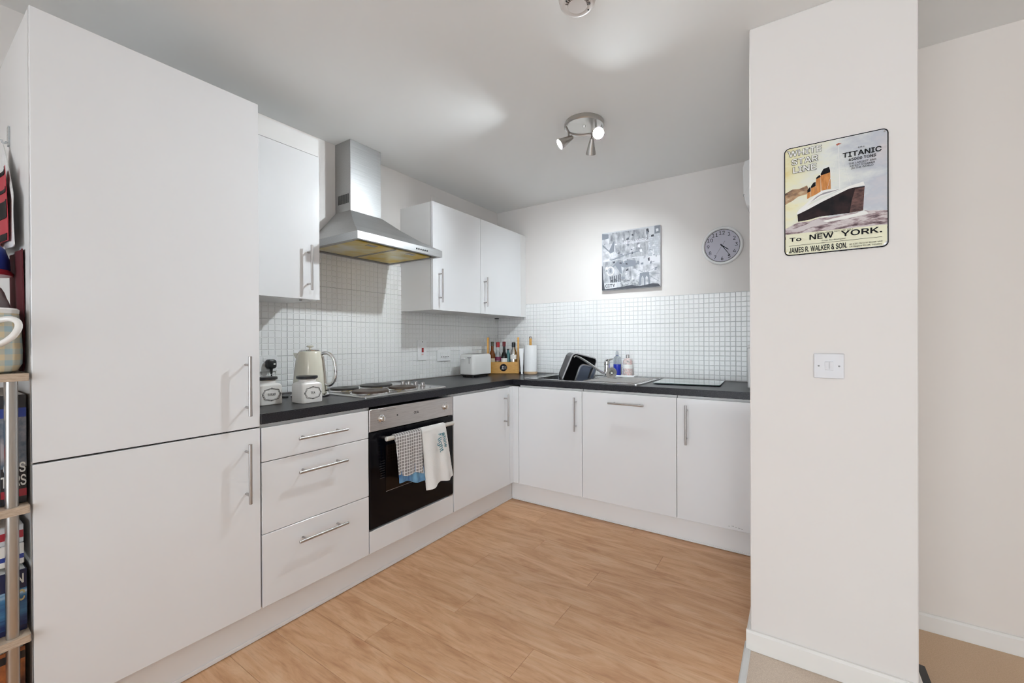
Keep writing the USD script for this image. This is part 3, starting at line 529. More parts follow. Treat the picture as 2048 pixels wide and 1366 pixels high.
# ================================================================== THINGS ON THE HOB-SIDE WORKTOP
# canisters
def canister(word, x, y, lab):
    t = thing('storage_canister', lab, 'canister', (x, y, WT)); w = .098; z0 = WT+.0005
    L = lambda s, r, z: lvl(rrect(s, s, r, 6)+[x, y], z)
    part(t, 'jar', skin([L(w-.006, .008, z0), L(w, .010, z0+.004), L(w, .012, z0+.082), L(w-.008, .014, z0+.090), L(w-.022, .036, z0+.097), L(w-.022, .037, z0+.106), L(w-.026, .035, z0+.108)]), ceramic, 40)
    part(t, 'lid', lathe([(0, .110), (.0435, .110), (.0455, .112), (.0455, .120), (.043, .122), (0, .122)], 36, (x, y, z0), Z), black_plastic, 35, 'black lid')
    part(t, 'seal', lathe([(0, .1082), (.034, .1082), (.034, .110), (0, .110)], 30, (x, y, z0), Z), light_wood)
    fx = x+w/2+.0003; zc = z0+.046
    th = np.linspace(0, 2*np.pi, 65)[:-1]; rr = 1+.05*np.cos(8*th)
    for s, tr_ in ((1.0, .0011), (.88, .0006)):
        oval = np.c_[np.full(64, fx), y+.037*s*rr*np.sign(np.cos(th))*np.abs(np.cos(th))**.8, zc+.026*s*rr*np.sign(np.sin(th))*np.abs(np.sin(th))**.8]
        part(t, 'ornament', tube(oval, tr_, 6, True), grey_ink)
    curl = []
    for sy, sz in ((1, 0), (-1, 0), (0, 1), (0, -1)):
        c0 = np.array([fx, y+sy*.0375, zc+sz*.0275])
        curl.append(tube([c0+np.array([0, .004*math.cos(k_)*(1-k_/9), .003*math.sin(k_)*(1-k_/9)]) for k_ in np.linspace(0, 7, 20)], .0007, 5))
    part(t, 'scrolls', curl, grey_ink)
    part(t, 'lettering', place(text(word, .0105, .0004, True, center=True, width=.034 if len(word) > 3 else .021), (fx-.0002, y, zc), Y, Z), grey_ink, False)
    return t
canister('TEA', .425, -2.073, 'white ceramic canister lettered TEA with a black lid')
canister('SUGAR', .330, -2.208, 'white ceramic canister lettered SUGAR with a black lid next to the fridge cabinet')
# kettle
kx, ky = .245, -1.953; kz = WT+.0005
kt = thing('kettle', 'cream jug kettle with a chrome handle behind the tea canister', 'kettle', (kx, ky, WT))
part(kt, 'power_base', lathe([(0, 0), (.086, 0), (.090, .004), (.090, .010), (.080, .016), (0, .016)], 44, (kx, ky, kz), Z), chrome)
part(kt, 'body', lathe([(0, .017), (.078, .017), (.080, .022), (.0795, .05), (.074, .12), (.067, .18), (.060, .214), (.052, .229), (.044, .233), (0, .233)], 48, (kx, ky, kz), Z), cream_enamel)
part(kt, 'lid', lathe([(0, .233), (.044, .2332), (.045, .2365), (.040, .240), (0, .243)], 40, (kx, ky, kz), Z), chrome)
part(kt, 'lid_knob', lathe([(0, .242), (.006, .242), (.005, .249), (.015, .253), (.017, .257), (.012, .261), (0, .262)], 24, (kx, ky, kz), Z), cream_enamel)
hdv = np.array([RT[0], RT[1], 0]); hdv /= np.linalg.norm(hdv); kp = np.array([kx, ky, kz])
pts = [kp+hdv*d+Z*z for d, z in ((.058, .215), (.085, .222), (.112, .205), (.127, .17), (.130, .13), (.124, .085), (.105, .060), (.080, .060), (.072, .068))]
part(kt, 'handle', tube(smooth_path(pts, 6), .0085, 12), chrome)
part(kt, 'handle_strip', tube([kp+hdv*d+Z*z for d, z in ((.064, .205), (.072, .14), (.0785, .06))], .007, 8), nickel)
sp = kp-hdv*.058+Z*.198; side = np.cross(Z, hdv)
part(kt, 'spout', hull([sp+side*.02-Z*.012, sp-side*.02-Z*.012, sp+side*.022+Z*.024, sp-side*.022+Z*.024, sp-hdv*.028+Z*.024, sp-hdv*.024+Z*.016+side*.006, sp-hdv*.024+Z*.016-side*.006]), cream_enamel)
part(kt, 'switch', bx(kx+hdv[0]*.088-.008, kx+hdv[0]*.088+.008, ky+hdv[1]*.088-.008, ky+hdv[1]*.088+.008, kz+.028, kz+.034, .001), black_plastic, False)
# sockets, switches
def plate(name, label, y0, y1, z0, z1, cat='socket'):
    t = thing(name, label, cat, (0, (y0+y1)/2, (z0+z1)/2)); part(t, 'plate', bx(.0066, .0155, y0, y1, z0, z1, .002), white_plastic, False); return t
s1 = plate('socket', 'white double wall socket beside the fridge cabinet with a black plug in it', -2.146, -2.000, 1.030, 1.116)
for y in (-2.105, -2.065): part(s1, 'rocker_switch', bx(.0155, .018, y-.008, y+.008, 1.083, 1.106, .001), white_plastic, False)
part(s1, 'pin_holes', [bx(.0155, .0158, y-.0035, y+.0035, z-.002, z+.002) for y in (-2.122, -2.10) for z in (1.05,)]+[bx(.0155, .0158, -2.113, -2.109, 1.062, 1.071)], grey_ink, False)
pg = thing('plug', 'black mains plug with a white sticker in the socket behind the sugar canister', 'plug', (.03, -2.040, 1.068))
pm = skin([np.c_[np.full(24, x), rrect(.046*s, .050*s, .014*s)[:24]+[-2.040, 1.070]] if False else np.c_[np.full(24, x), (rrect(.046*s, .050*s, .014*s, 6)+[-2.040, 1.070])] for x, s in ((.016, .96), (.034, 1.0), (.044, .92), (.048, .7))])
part(pg, 'body', pm, black_plastic, 40)
part(pg, 'cord_grip', tube([(.034, -2.040, 1.048), (.034, -2.040, 1.030), (.034, -2.040, 1.018)], [.0075, .006, .0045], 10), black_plastic)
part(pg, 'sticker', bx(.0481, .0485, -2.036, -2.026, 1.066, 1.074), white_ink, False)
cb = thing('kettle_cable', 'black mains cable on the worktop between plug and kettle', 'cable', (.06, -2.03, WT))
part(cb, 'cable', tube(smooth_path([(.034, -2.040, 1.016), (.040, -2.045, .955), (.075, -2.065, .9135), (.13, -2.075, .9095), (.19, -2.06, .9095), (.208, -2.045, .9095)], 8), .0035, 8), black_plastic)
s2 = plate('cooker_switch', 'tall white cooker switch with a red rocker on the tiles', -1.003, -.917, 1.045, 1.193, 'switch')
part(s2, 'rocker_switch', bx(.0155, .020, -.969, -.951, 1.104, 1.136, .0015), red_plastic, False, 'red rocker')
part(s2, 'indicator_light', bx(.0155, .0165, -.968, -.952, 1.083, 1.094), M('pink_lens', (.75, .45, .42), .3), False)
part(s2, 'screw', cyl((.0155, -.96, 1.181), (.0163, -.96, 1.181), .004, 10), grey_ink)
s3 = plate('grid_switch', 'white plate of four appliance switches left of the toaster', -.804, -.658, 1.030, 1.118, 'switch')
for i in range(4):
    r_ = part(s3, 'rocker_switch', bx(.0155, .019, -.772+i*.024, -.754+i*.024, 1.052, 1.097, .001), white_plastic, False)
    part(r_, 'mark', bx(.019, .0194, -.768+i*.024, -.758+i*.024, 1.060, 1.066), grey_ink, False)
s4 = plate('socket', 'white double wall socket behind the toaster', -.54, -.394, 1.030, 1.116)
for y in (-.50, -.434): part(s4, 'rocker_switch', bx(.0155, .018, y-.008, y+.008, 1.083, 1.104, .001), white_plastic, False)
pw_ = thing('plug', 'white mains plug behind the toaster', 'plug', (.03, -.50, 1.05)); part(pw_, 'body', bx(.0158, .045, -.523, -.477, 1.036, 1.080, .008), white_plastic, False)
cw = thing('toaster_cable', 'grey mains cable hanging behind the toaster', 'cable', (.05, -.52, WT))
part(cw, 'cable', tube(smooth_path([(.035, -.50, 1.034), (.038, -.52, .98), (.055, -.55, .915), (.075, -.57, .910)], 8), .003, 8), grey_plastic)
bp_ = thing('blanking_plate', 'small white blanking plate high on the wall above the double wall cupboard', 'plate', (0, -.8, 2.25)); part(bp_, 'plate', bx(.0004, .009, -.852, -.766, 2.212, 2.298, .002), paint, False)
# toaster
tx0, tx1, ty0, ty1 = .110, .262, -.668, -.432
to = thing('toaster', 'small white two-slice toaster on the worktop near the corner', 'toaster', (.186, -.55, WT))
cen = np.array([(tx0+tx1)/2, (ty0+ty1)/2]); L = lambda dx, dy, r, z: lvl(rrect(tx1-tx0-dx, ty1-ty0-dy, r, 7)+cen, WT+z)
part(to, 'body', skin([L(0, 0, .028, .022), L(0, 0, .028, .160), L(.012, .012, .024, .175), L(.03, .03, .016, .179)]), M('toaster_white', (.74, .735, .715), .25), 40)
part(to, 'base', skin([L(.02, .02, .022, .010), L(.006, .006, .027, .016), L(.004, .004, .027, .0215)]), nickel, 40)
part(to, 'slot', [bx(cen[0]+s-.016, cen[0]+s+.016, ty0+.04, ty1-.04, WT+.1785, WT+.1795) for s in (-.03, .03)], black_plastic, False)
part(to, 'lever_slot', [bx(cen[0]-.002+.03, cen[0]+.002+.03, ty0-.0006, ty0+.001, WT+.105, WT+.150), bx(cen[0]+.012, cen[0]+.05, ty0-.0006, ty0+.001, WT+.150, WT+.153)], grey_ink, False)
part(to, 'lever', bx(cen[0]-.035, cen[0]-.005, ty0-.020, ty0-.0005, WT+.138, WT+.150, .003), white_plastic, False)
for x in (tx0+.03, tx1-.03):
    for y in (ty0+.03, ty1-.03): part(to, 'foot', cyl((x, y, WT+.0003), (x, y, WT+.0105), .010, 12), black_plastic)
# wooden bottle crate, diagonal in the corner
cc = np.array([.232, -.242, WT+.0008]); du = np.array([RT[0], RT[1], 0]); du /= np.linalg.norm(du); dv = np.cross(Z, du)   # dv points into the corner
def obx(o, u0, u1, v0, v1, z0, z1, cch=0.0): return place(bx(u0, u1, v0, v1, z0, z1, cch), o, du, dv)
cr = thing('bottle_crate', 'bamboo bottle crate with round black badge in the worktop corner', 'crate', cc)
W2 = .134
part(cr, 'front_panel', obx(cc, -W2+.0125, W2-.0125, 0, .010, .001, .100, .001), bamboo, False)
part(cr, 'rear_panel', obx(cc, -W2+.0125, W2-.0125, .095, .105, .001, .100, .001), bamboo, False)
part(cr, 'base', obx(cc, -W2+.0125, W2-.0125, .0102, .0948, .001, .010), bamboo, False)
for s in (-1, 1):
    prof = Polygon([(0, 0), (.105, 0), (.105, .10), (.082, .285), (.070, .305), (.052, .312), (.035, .305), (.023, .285), (0, .10)]).buffer(-.004).buffer(.004)
    m = prism(prof, .016); m = place(m, cc+du*(s*(W2-.004)-.008), dv, Z); part(cr, 'end_panel', m, bamboo, False)
part(cr, 'badge', place(lathe([(0, 0), (.031, 0), (.031, .0008), (0, .0008)], 36), cc+dv*(-.0001)+Z*.052+du*.004, du, Z), ink)
bo = cc-dv*.0010+Z*.052+du*.004
bd = [place(bx(u-.0022, u+.0022, -.014, .014, 0, .0005), bo, du, Z) for u in (-.010, .004)]+[place(bx(u-.0015, u+.0015, -.015, -.011, 0, .0005), bo, du, Z) for u in (-.015, -.001)]+[place(bx(-.010, .004, .011, .0135, 0, .0005), bo, du, Z)]+[place(bx(.018, .0225, v-.0025, v+.0025, 0, .0005), bo, du, Z) for v in (-.010, 0, .010)]
part(cr, 'badge_emblem', bd, white_ink, False)
def bottle(name, label, u, prof, m, extra, v=.052):
    o = cc+du*u+dv*v+Z*.0105
    t = thing(name, label, 'bottle', o); part(t, 'bottle', lathe(prof, 28, o, Z), m)
    for nm, pr, mm in extra: part(t, nm, lathe(pr, 28, o, Z), mm)
amber = M('amber_spirit', (.16, .05, .012), .05)
bottle('spirit_bottle', 'dark bottle with olive cap and amber spirit at the left end of the crate', -.0945, [(0, 0), (.024, 0), (.025, .004), (.025, .15), (.018, .178), (.0115, .19), (.0115, .225), (0, .225)], amber,
       [('cap', [(0, .225), (.0135, .225), (.0135, .262), (0, .264)], M('olive_cap', (.06, .055, .03), .4)), ('label', [(.0252, .06), (.0255, .06), (.0255, .12), (.0252, .12), (.0252, .06)], M('cream_label', (.66, .58, .42), .6))])
bottle('gin_bottle', 'clear glass bottle with a bright red cap in the crate', -.046, [(0, 0), (.025, 0), (.026, .004), (.026, .135), (.020, .165), (.0125, .18), (.0125, .215), (0, .215)], glass_m,
       [('cap', [(0, .215), (.0155, .215), (.0155, .258), (0, .26)], red_plastic), ('label', [(.0262, .10), (.0266, .10), (.0266, .13), (.0262, .13), (.0262, .10)], M('plum_label', (.20, .03, .08), .5))])
bottle('rum_bottle', 'black bottle with dark red cap and white label in the middle of the crate', .008, [(0, 0), (.026, 0), (.027, .004), (.027, .125), (.024, .145), (.0125, .175), (.0115, .225), (0, .225)], dark_glass,
       [('cap', [(0, .222), (.014, .222), (.014, .262), (0, .264)], M('maroon_cap', (.12, .008, .012), .35)), ('label', [(.0272, .085), (.0277, .085), (.0277, .122), (.0272, .122), (.0272, .085)], white_ink)], .045)
bottle('liqueur_bottle', 'small teal bottle behind the black one in the crate', .042, [(0, 0), (.018, 0), (.018, .15), (.010, .175), (.009, .19), (0, .19)], M('teal_glass', (.06, .17, .18), .1), [('cap', [(0, .19), (.010, .19), (.010, .20), (0, .20)], black_plastic)], .073)
bottle('cocktail_shaker', 'silver bottle with a black cap at the right end of the crate', .090, [(0, 0), (.029, 0), (.030, .004), (.031, .12), (.027, .17), (.017, .20), (.015, .215), (0, .215)], chrome,
       [('cap', [(0, .215), (.0165, .215), (.0165, .255), (.010, .258), (0, .258)], black_plastic), ('label', [(.0313, .112), (.0315, .112), (.0315, .15), (.0300, .15), (.0313, .112)], white_ink)])
wbd = thing('tablet_board', 'white board standing edge-on between the crate and the kitchen roll', 'board', (.385, -.172, WT))
bo_ = np.array([.374, -.170, WT+.0006]); r2 = du
part(wbd, 'board', hull([bo_+r2*u+dv*v+Z*z for v in (-.03, .12) for u, z in ((-.004, 0), (.010, 0), (-.020, .215), (.018, .215))]), white_plastic, False)
kr = thing('kitchen_roll', 'white kitchen roll on a wooden holder by the sink', 'kitchen roll', (.436, -.125, WT)); ro = (.438, -.127, WT+.0005)
part(kr, 'holder_base', lathe([(0, 0), (.056, 0), (.058, .004), (.058, .016), (.055, .020), (0, .020)], 36, ro, Z), light_wood)
part(kr, 'paper_roll', lathe([(.018, .0205), (.053, .0205), (.0545, .023), (.0545, .240), (.053, .2425), (.018, .2425), (.018, .0205)], 40, ro, Z), paper)
part(kr, 'pole', lathe([(0, .020), (.011, .020), (.011, .300), (0, .300)], 20, ro, Z), bamboo)
part(kr, 'pole_tip', lathe([(0, .300), (.0125, .300), (.0125, .312), (.008, .317), (0, .317)], 20, ro, Z), nickel)

# ================================================================== TOWELS on the oven door
def drape(y0, y1, yb0, yb1, zb_f, zb_b, bar=(.650, .706), rad=.0150, amp=.006, waves=3, th=.004, seed=0, slope=0):
    nt = 29; s_b = np.linspace(zb_b, bar[1], 14)[:-1]; s_f = np.linspace(bar[1], zb_f, 26)[1:]; arc = np.linspace(np.pi, 0, 9); G = []
    t = np.linspace(0, 1, nt); ph = seed*1.7
    for kind, arr in (('b', s_b), ('a', arc), ('f', s_f)):
        for s in arr:
            if kind == 'b': x = bar[0]-rad; z = np.full(nt, s); f = (bar[1]-s)/max(bar[1]-zb_f, .01); sg = 0.35
            elif kind == 'a': x = bar[0]+rad*np.cos(s); z = np.full(nt, bar[1]+rad*np.sin(s)); f = 0; sg = 0
            else:
                f = (bar[1]-s)/(bar[1]-zb_f); x = bar[0]+rad; z = s-f*slope*(t-.5)*2+f*.006*np.sin(t*9+ph); sg = 1
            y = (y0+(y1-y0)*t)*(1-f)+(yb0+(yb1-yb0)*t)*f
            if kind == 'b': y = (y0+y1)/2+(y-(y0+y1)/2)*(1-.25*min(1, f*4))+.012
            xx = x+sg*(amp*f**.6*(1.0+np.sin(t*2*np.pi*waves+ph+f*1.2))+.002*f*np.sin(t*23+ph))*(1 if sg == 1 else -.3)
            G.append(np.c_[np.broadcast_to(xx, nt), y, z])
    return sheet(np.array(G), th)
tw1 = thing('tea_towel', 'grey and white checked tea towel hanging over the oven handle', 'tea towel', (.65, -1.67, .7))
part(tw1, 'cloth', drape(-1.762, -1.592, -1.745, -1.580, .500, .56, amp=.004, waves=2, seed=1, slope=.012), check_m, 60)
tw2 = thing('tea_towel', 'blue cloth showing below the checked tea towel', 'tea towel', (.645, -1.65, .7))
part(tw2, 'cloth', drape(-1.752, -1.604, -1.735, -1.560, .455, .50, bar=(.650, .7062), rad=.0122, amp=.0012, waves=5, th=.0016, seed=3, slope=.022), blue_cloth, 60)
tw3 = thing('hand_towel', 'white towel with teal lettering hanging over the right of the oven handle', 'towel', (.65, -1.5, .7))
part(tw3, 'cloth', drape(-1.588, -1.408, -1.553, -1.350, .398, .46, amp=.010, waves=2, th=.006, seed=2.2, slope=-.012), terry, 60)
lt = [place(text('light', .030, .0008, center=True), (.6795, -1.462, .610), (0, .25, -.97), (0, .97, .25)), place(text('shine', .024, .0008, center=True), (.6795, -1.425, .630), (0, .25, -.97), (0, .97, .25))]
lt += [place(bx(-.006, .006, -.0015, .0015, 0, .0008), (.6795, -1.47+.006*i, .672-.003*(i % 3)), (0, math.cos(i), math.sin(i)), (0, -math.sin(i), math.cos(i))) for i in range(7)]
part(tw3, 'lettering', lt, teal_ink, False)

# ================================================================== ON THE WALLS
# canvas
cvx, cvz, cvs = 1.047, 1.577, .454
cv = thing('canvas_print', 'black and white city collage canvas on the sink wall', 'picture', (cvx, 0, cvz)); yF = -.030
part(cv, 'canvas', bx(cvx, cvx+cvs, yF, -.0006, cvz, cvz+cvs, .0015), M('canvas_grey', (.60, .61, .64), .7), False)
def cbrick(name, c1, c2, c3, sc): return mat(name, {'g': ('geometry', {}), 's': ('separate_xyz', {}), 'cb': ('combine_xyz', {}), 'm': ('mapping', {'scale': (1, 1, 1)}), 'b': ('brick_texture', {'color1': c1, 'color2': c2, 'mortar': c3, 'scale': sc, 'mortar_size': .02, 'brick_width': .35, 'row_height': .5}), 'p': ('principled_bsdf', {'roughness': .7})},
    [('g.position', 's.vector'), ('s.x', 'cb.x'), ('s.z', 'cb.y'), ('cb.vector', 'b.vector'), ('b.color', 'p.base_color')])
G1 = cbrick('city_windows', (.50, .52, .56), (.66, .68, .72), (.36, .38, .42), 32); G2 = noise_mat('city_haze', [(.3, (.16, .165, .19)), (.7, (.66, .67, .70))], 34, (1, 1, .4), .7)
G3 = noise_mat('city_light', [(.35, (.36, .37, .40)), (.65, (.74, .74, .77))], 22, (1, 1, 1), .7); G4 = M('city_dark', (.07, .075, .09), .7); G5 = M('city_mid', (.24, .26, .30), .7); G6 = M('city_white', (.74, .74, .77), .7)
G7 = noise_mat('city_street', [(.35, (.16, .17, .19)), (.6, (.55, .56, .58))], 60, (1, 1, 1), .7)
lay = [0]
def pr(par, name, poly, m, o, k=None):
    """flat print on a picture: polygon in millimetres, each a hair above the last"""
    lay[0] += 1; d = .00006*lay[0] if k is None else k
    return part(par, name, place(prism([(u/1000, v/1000) for u, v in poly], .0003), np.array(o)+np.array([0, -d, 0]), X, Z), m, False)
rc = lambda a, b, c_, d: [(a, b), (c_, b), (c_, d), (a, d)]
o = (cvx, yF-.0001, cvz)
for nm, pg_, m in (('sky_photo', rc(6, 230, 240, 445), G3), ('tower_photo', rc(60, 360, 365, 445), G2), ('sign_photo', [(2, 402), (56, 407), (56, 440), (2, 450)], G5), ('corner_photo', rc(412, 395, 452, 452), G5), ('facade_photo', rc(368, 235, 451, 395), G1),
                   ('statue_photo', rc(368, 180, 452, 232), G6), ('haze_photo', rc(110, 240, 366, 345), G2), ('bridge_photo', rc(240, 8, 452, 172), G3), ('taxi_photo', rc(104, 150, 300, 232), G2), ('columns_photo', rc(6, 60, 240, 226), G2), ('street_photo', rc(150, 6, 300, 70), G7), ('label_photo', rc(20, 16, 120, 56), G6)):
    pr(cv, nm, pg_, m, o)
pr(cv, 'roof_edge', [(6, 350), (60, 300), (70, 286), (100, 300), (104, 380), (96, 380), (60, 310), (6, 366)], G5, o)
pr(cv, 'bus_roof', [(60, 232), (120, 250), (230, 275), (300, 285), (300, 278), (200, 262), (110, 236)], G5, o)
pr(cv, 'taxi', [(130, 190), (160, 215), (230, 222), (295, 205), (300, 190), (260, 172), (180, 168)], G5, o)
pr(cv, 'statue', [(395, 184), (392, 225), (398, 262), (402, 290), (406, 262), (414, 226), (412, 184)], G6, o)
pr(cv, 'skyscraper', [(205, 330), (207, 372), (212, 400), (217, 372), (220, 330)], G5, o)
tow = Polygon([(293, 20), (302, 109), (302, 114), (372, 117), (372, 110), (381, 20)]).difference(Polygon([(308, 20), (313, 75), (322, 93), (332, 75), (334, 20)])).difference(Polygon([(343, 20), (345, 77), (354, 92), (363, 75), (367, 20)]))
lay[0] += 1; part(cv, 'bridge_tower', place(prism(Polygon([(u/1000, v/1000) for u, v in tow.exterior.coords], [[(u/1000, v/1000) for u, v in r.coords] for r in tow.interiors]), .0003), np.array(o)-[0, .00006*lay[0], 0], X, Z), G5, False)
for u1, v1 in ((245, 30), (262, 95), (270, 150), (448, 40), (446, 100), (440, 150), (330, 168)): pr(cv, 'bridge_cable', [(336, 112), (338, 115), (u1+1, v1), (u1, v1-2)], G5, o)
for i in range(6): pr(cv, 'column', rc(70+i*15, 60, 77+i*15, 105+i*3), G4, o)
pr(cv, 'cornice', [(68, 110), (70, 170), (130, 222), (150, 214), (166, 120), (150, 130), (110, 190), (84, 170)], G5, o)
th = np.linspace(0, 2*np.pi, 33)[:-1]
pr(cv, 'round_sign', [(70+32*math.cos(t), 150+36*math.sin(t)) for t in th], G6, o); pr(cv, 'round_sign_ring', [(70+25*math.cos(t), 150+28*math.sin(t)) for t in th], G2, o)
pr(cv, 'lamp_figure', [(64, 138), (62, 160), (72, 168), (82, 160), (80, 138)], G5, o)
rq = np.random.default_rng(11); gm = [G4, G5, G5, G6, G6, G7, G2]
for i in range(70):
    u, v = rq.uniform(10, 430), rq.uniform(60, 420); w_, h_ = rq.uniform(5, 22), rq.uniform(4, 26)
    if 235 < u < 400 and v < 170: v += 190
    q_ = [(u, v), (u+w_, v+rq.uniform(-6, 6)), (u+w_*rq.uniform(.6, 1), min(v+h_, 445)), (u+rq.uniform(-3, 3), min(v+h_*rq.uniform(.6, 1), 445))]
    pr(cv, 'collage_piece', q_, gm[rq.integers(7)], o)
pr(cv, 'bottom_edge', [(2, 4), (2, 26), (30, 10), (180, 22), (240, 30), (300, 16), (400, 30), (440, 24), (452, 10), (452, 4)], G4, o)
pr(cv, 'left_edge', [(2, 4), (2, 200), (8, 190), (12, 100), (26, 8)], G4, o)
for wds, u, v, h_, w_, m in (('NEW YORK', 185, 345, 24, 175, G6), ('CITY', 30, 24, 24, 80, G4), ('NYC', 60, 255, 34, 60, G6)):
    lay[0] += 1; part(cv, 'lettering', place(text(wds, h_/1000, .0003, True, w_/1000), np.array(o)+[u/1000, -.00006*lay[0], v/1000], X, Z), m, False)
# clock
ck = thing('wall_clock', 'round white wall clock with grey face left of the column', 'clock', (1.912, 0, 1.828)); co = np.array([1.911, -.0006, 1.828]); R_ = .129
part(ck, 'case', lathe([(0, 0), (R_-.006, 0), (R_, .008), (R_, .022), (R_-.006, .030), (R_-.012, .031), (R_-.017, .026), (R_-.018, .018), (0, .018)], 64, co, -Y), white_plastic)
part(ck, 'face', cyl(co-Y*.0182, co-Y*.0186, R_-.0185, 56), M('clock_face', (.50, .49, .57), .5))
part(ck, 'bezel_line', lathe([(R_-.0215, .0186), (R_-.0185, .0186), (R_-.0185, .0192), (R_-.0215, .0192), (R_-.0215, .0186)], 56, co, -Y), grey_ink)
for h_ in range(1, 13):
    a_ = math.radians(90-h_*30); rr_ = .087
    part(ck, 'numeral', place(text(str(h_), .0235, .0004, center=True), co-Y*.0187+X*rr_*math.cos(a_)+Z*rr_*math.sin(a_), X, Z), ink, False)
def hand(du_, dv_, w, tail, y):
    d_ = np.array([du_, 0, dv_]); L_ = np.linalg.norm(d_); d_ /= L_; pp = np.array([d_[2], 0, -d_[0]])
    c0 = co-Y*y; return hull([c0+d_*s+pp*t-Y*k for s, q in ((-tail, w), (L_, w*.6)) for t in (-q, q) for k in (0, .0008)])
part(ck, 'hour_hand', hand(.040, -.030, .0030, .012, .0195), ink, False); part(ck, 'minute_hand', hand(.050, -.072, .0022, .014, .0208), ink, False); part(ck, 'second_hand', hand(-.036, -.058, .0007, .035, .0222), ink, False)
part(ck, 'hub', cyl(co-Y*.0187, co-Y*.0240, .004, 16), ink)
# tin sign
sx, sz, sy = 2.2985, 1.4925, COLY-.0006
sg = thing('tin_sign', 'vintage shipping line metal sign of a black ocean liner on the column', 'sign', (sx, sy, sz))
sgp = [(u/1000, v/1000) for u, v in rrect(292, 392, 16)+[146, 196]]; sg2 = [(u/1000, v/1000) for u, v in rrect(286, 386, 14)+[146, 196]]
part(sg, 'plate', place(prism(sgp, .004), (sx, sy, sz), X, Z), ink, False)
sky_sign = mat('painted_sky', {'g': ('geometry', {}), 's': ('separate_xyz', {}), 'm': ('mapping', {'scale': (1, 1, 1.8)}), 'n': ('noise_texture', {'scale': 11, 'detail': 5, 'roughness': .6}),
    'mx': ('math', {'math_type': 'multiply_add', 'value2': 2.6, 'value3': -2.6*2.33}), 'ad': ('math', {'math_type': 'add'}), 'sc': ('math', {'math_type': 'multiply', 'value2': .55}),
    'r': ('rgb_ramp', {'ramp': [(.10, (.74, .60, .22)), (.26, (.80, .77, .52)), (.42, (.74, .76, .72)), (.60, (.50, .52, .58)), (.72, (.62, .58, .60)), (.9, (.34, .30, .34))]}), 'p': ('principled_bsdf', {'roughness': .35})},
    [('g.position', 's.vector'), ('g.position', 'm.vector'), ('m.vector', 'n.vector'), ('s.x', 'mx.value1'), ('mx.value', 'ad.value1'), ('n.fac', 'ad.value2'), ('ad.value', 'sc.value1'), ('sc.value', 'r.fac'), ('r.color', 'p.base_color')])
sea_sign = noise_mat('painted_sea', [(.36, (.10, .06, .07)), (.46, (.36, .27, .28)), (.56, (.66, .60, .60)), (.7, (.50, .42, .43))], 24, (1, 1, 3.5), .4, specular_ior_level=.2)
smoke_m = noise_mat('painted_smoke', [(.35, (.10, .05, .03)), (.5, (.42, .24, .12)), (.65, (.62, .48, .30))], 22, (1, 1, 2), .4)
hull_m = noise_mat('painted_hull', [(.4, (.010, .008, .010)), (.75, (.05, .025, .025))], 20, (1, 1, 1), .4, specular_ior_level=.12)
bow_m = noise_mat('painted_bow', [(.35, (.05, .025, .025)), (.65, (.20, .10, .085))], 40, (1, 1, 2), .4, specular_ior_level=.2); orange_m = noise_mat('funnel_orange', [(.35, (.50, .19, .05)), (.65, (.72, .32, .10))], 30, (5, 1, 1), .4, specular_ior_level=.2)
cream_m = M('sign_cream', (.76, .74, .54), .35); sgrey = M('deck_grey', (.30, .28, .30), .4)
lay[0] = 0; o = (sx, sy-.0040, sz)
lay[0] += 1; part(sg, 'sky_print', place(prism(sg2, .0003), np.array(o), X, Z), sky_sign, False)
S_ = lambda nm, pg_, m: pr(sg, nm, pg_, m, o)
S_('smoke_print', [(3, 229), (25, 240), (45, 238), (69, 246), (76, 225), (67, 214), (45, 212), (25, 199), (3, 188)], smoke_m)
S_('sea_print', [(3, 100), (42, 118), (75, 116), (105, 124), (150, 122), (188, 126), (233, 128), (289, 120), (289, 60), (3, 60)], sea_sign)
S_('deck_print', [(50, 165), (89, 203), (112, 219), (144, 217), (169, 215), (144, 206), (109, 198)], white_ink)
for pts, top in (([(69, 197), (70, 229), (79, 240), (80, 203)], [(70, 219), (70, 229), (79, 240), (80, 223)]), ([(81, 203), (81, 241), (88, 252), (94, 253), (94, 208)], [(81, 233), (81, 241), (88, 252), (94, 253), (94, 239)]),
                 ([(94, 208), (96, 268), (106, 276), (109, 270), (109, 216)], [(96, 262), (96, 268), (106, 276), (109, 268)]), ([(111, 219), (109, 279), (117, 294), (133, 298), (136, 285), (138, 220)], [(110, 273), (109, 279), (117, 294), (133, 298), (136, 285), (135.5, 278)])):
    S_('funnel_print', pts, orange_m); S_('funnel_top_print', top, ink)
for k_ in range(3): S_('deck_line_print', [(62+k_*10, 172+k_*9), (100+k_*9, 203+k_*4), (148+k_*6, 212+k_), (148+k_*6, 210.5+k_), (101+k_*9, 201+k_*4), (64+k_*10, 170+k_*9)], sgrey)
S_('hull_print', [(40, 147), (42, 120), (75, 122), (105, 128), (194, 127), (226, 129), (230, 211), (188, 212), (115, 180), (69, 159)], hull_m)
S_('bow_print', [(190, 127), (226, 129), (230, 208), (205, 206), (196, 170)], bow_m)
S_('hull_trim_print', [(38, 152), (45, 163), (92, 203), (96, 200), (69, 172), (115, 190), (188, 219), (227, 227), (230, 214), (188, 210), (115, 180), (69, 158), (40, 146)], white_ink)
S_('mast_print', [(158.3, 374), (159.8, 374), (164, 217), (161.6, 217)], white_ink)
for k_ in (1, -1): S_('rigging_print', [(160, 350), (160.4, 350), (161+k_*34, 219), (160.4+k_*34, 219)], white_ink)
S_('pennant_print', [(159, 374), (152, 370), (156, 366), (168, 371)], M('pennant_red', (.45, .12, .08), .5))
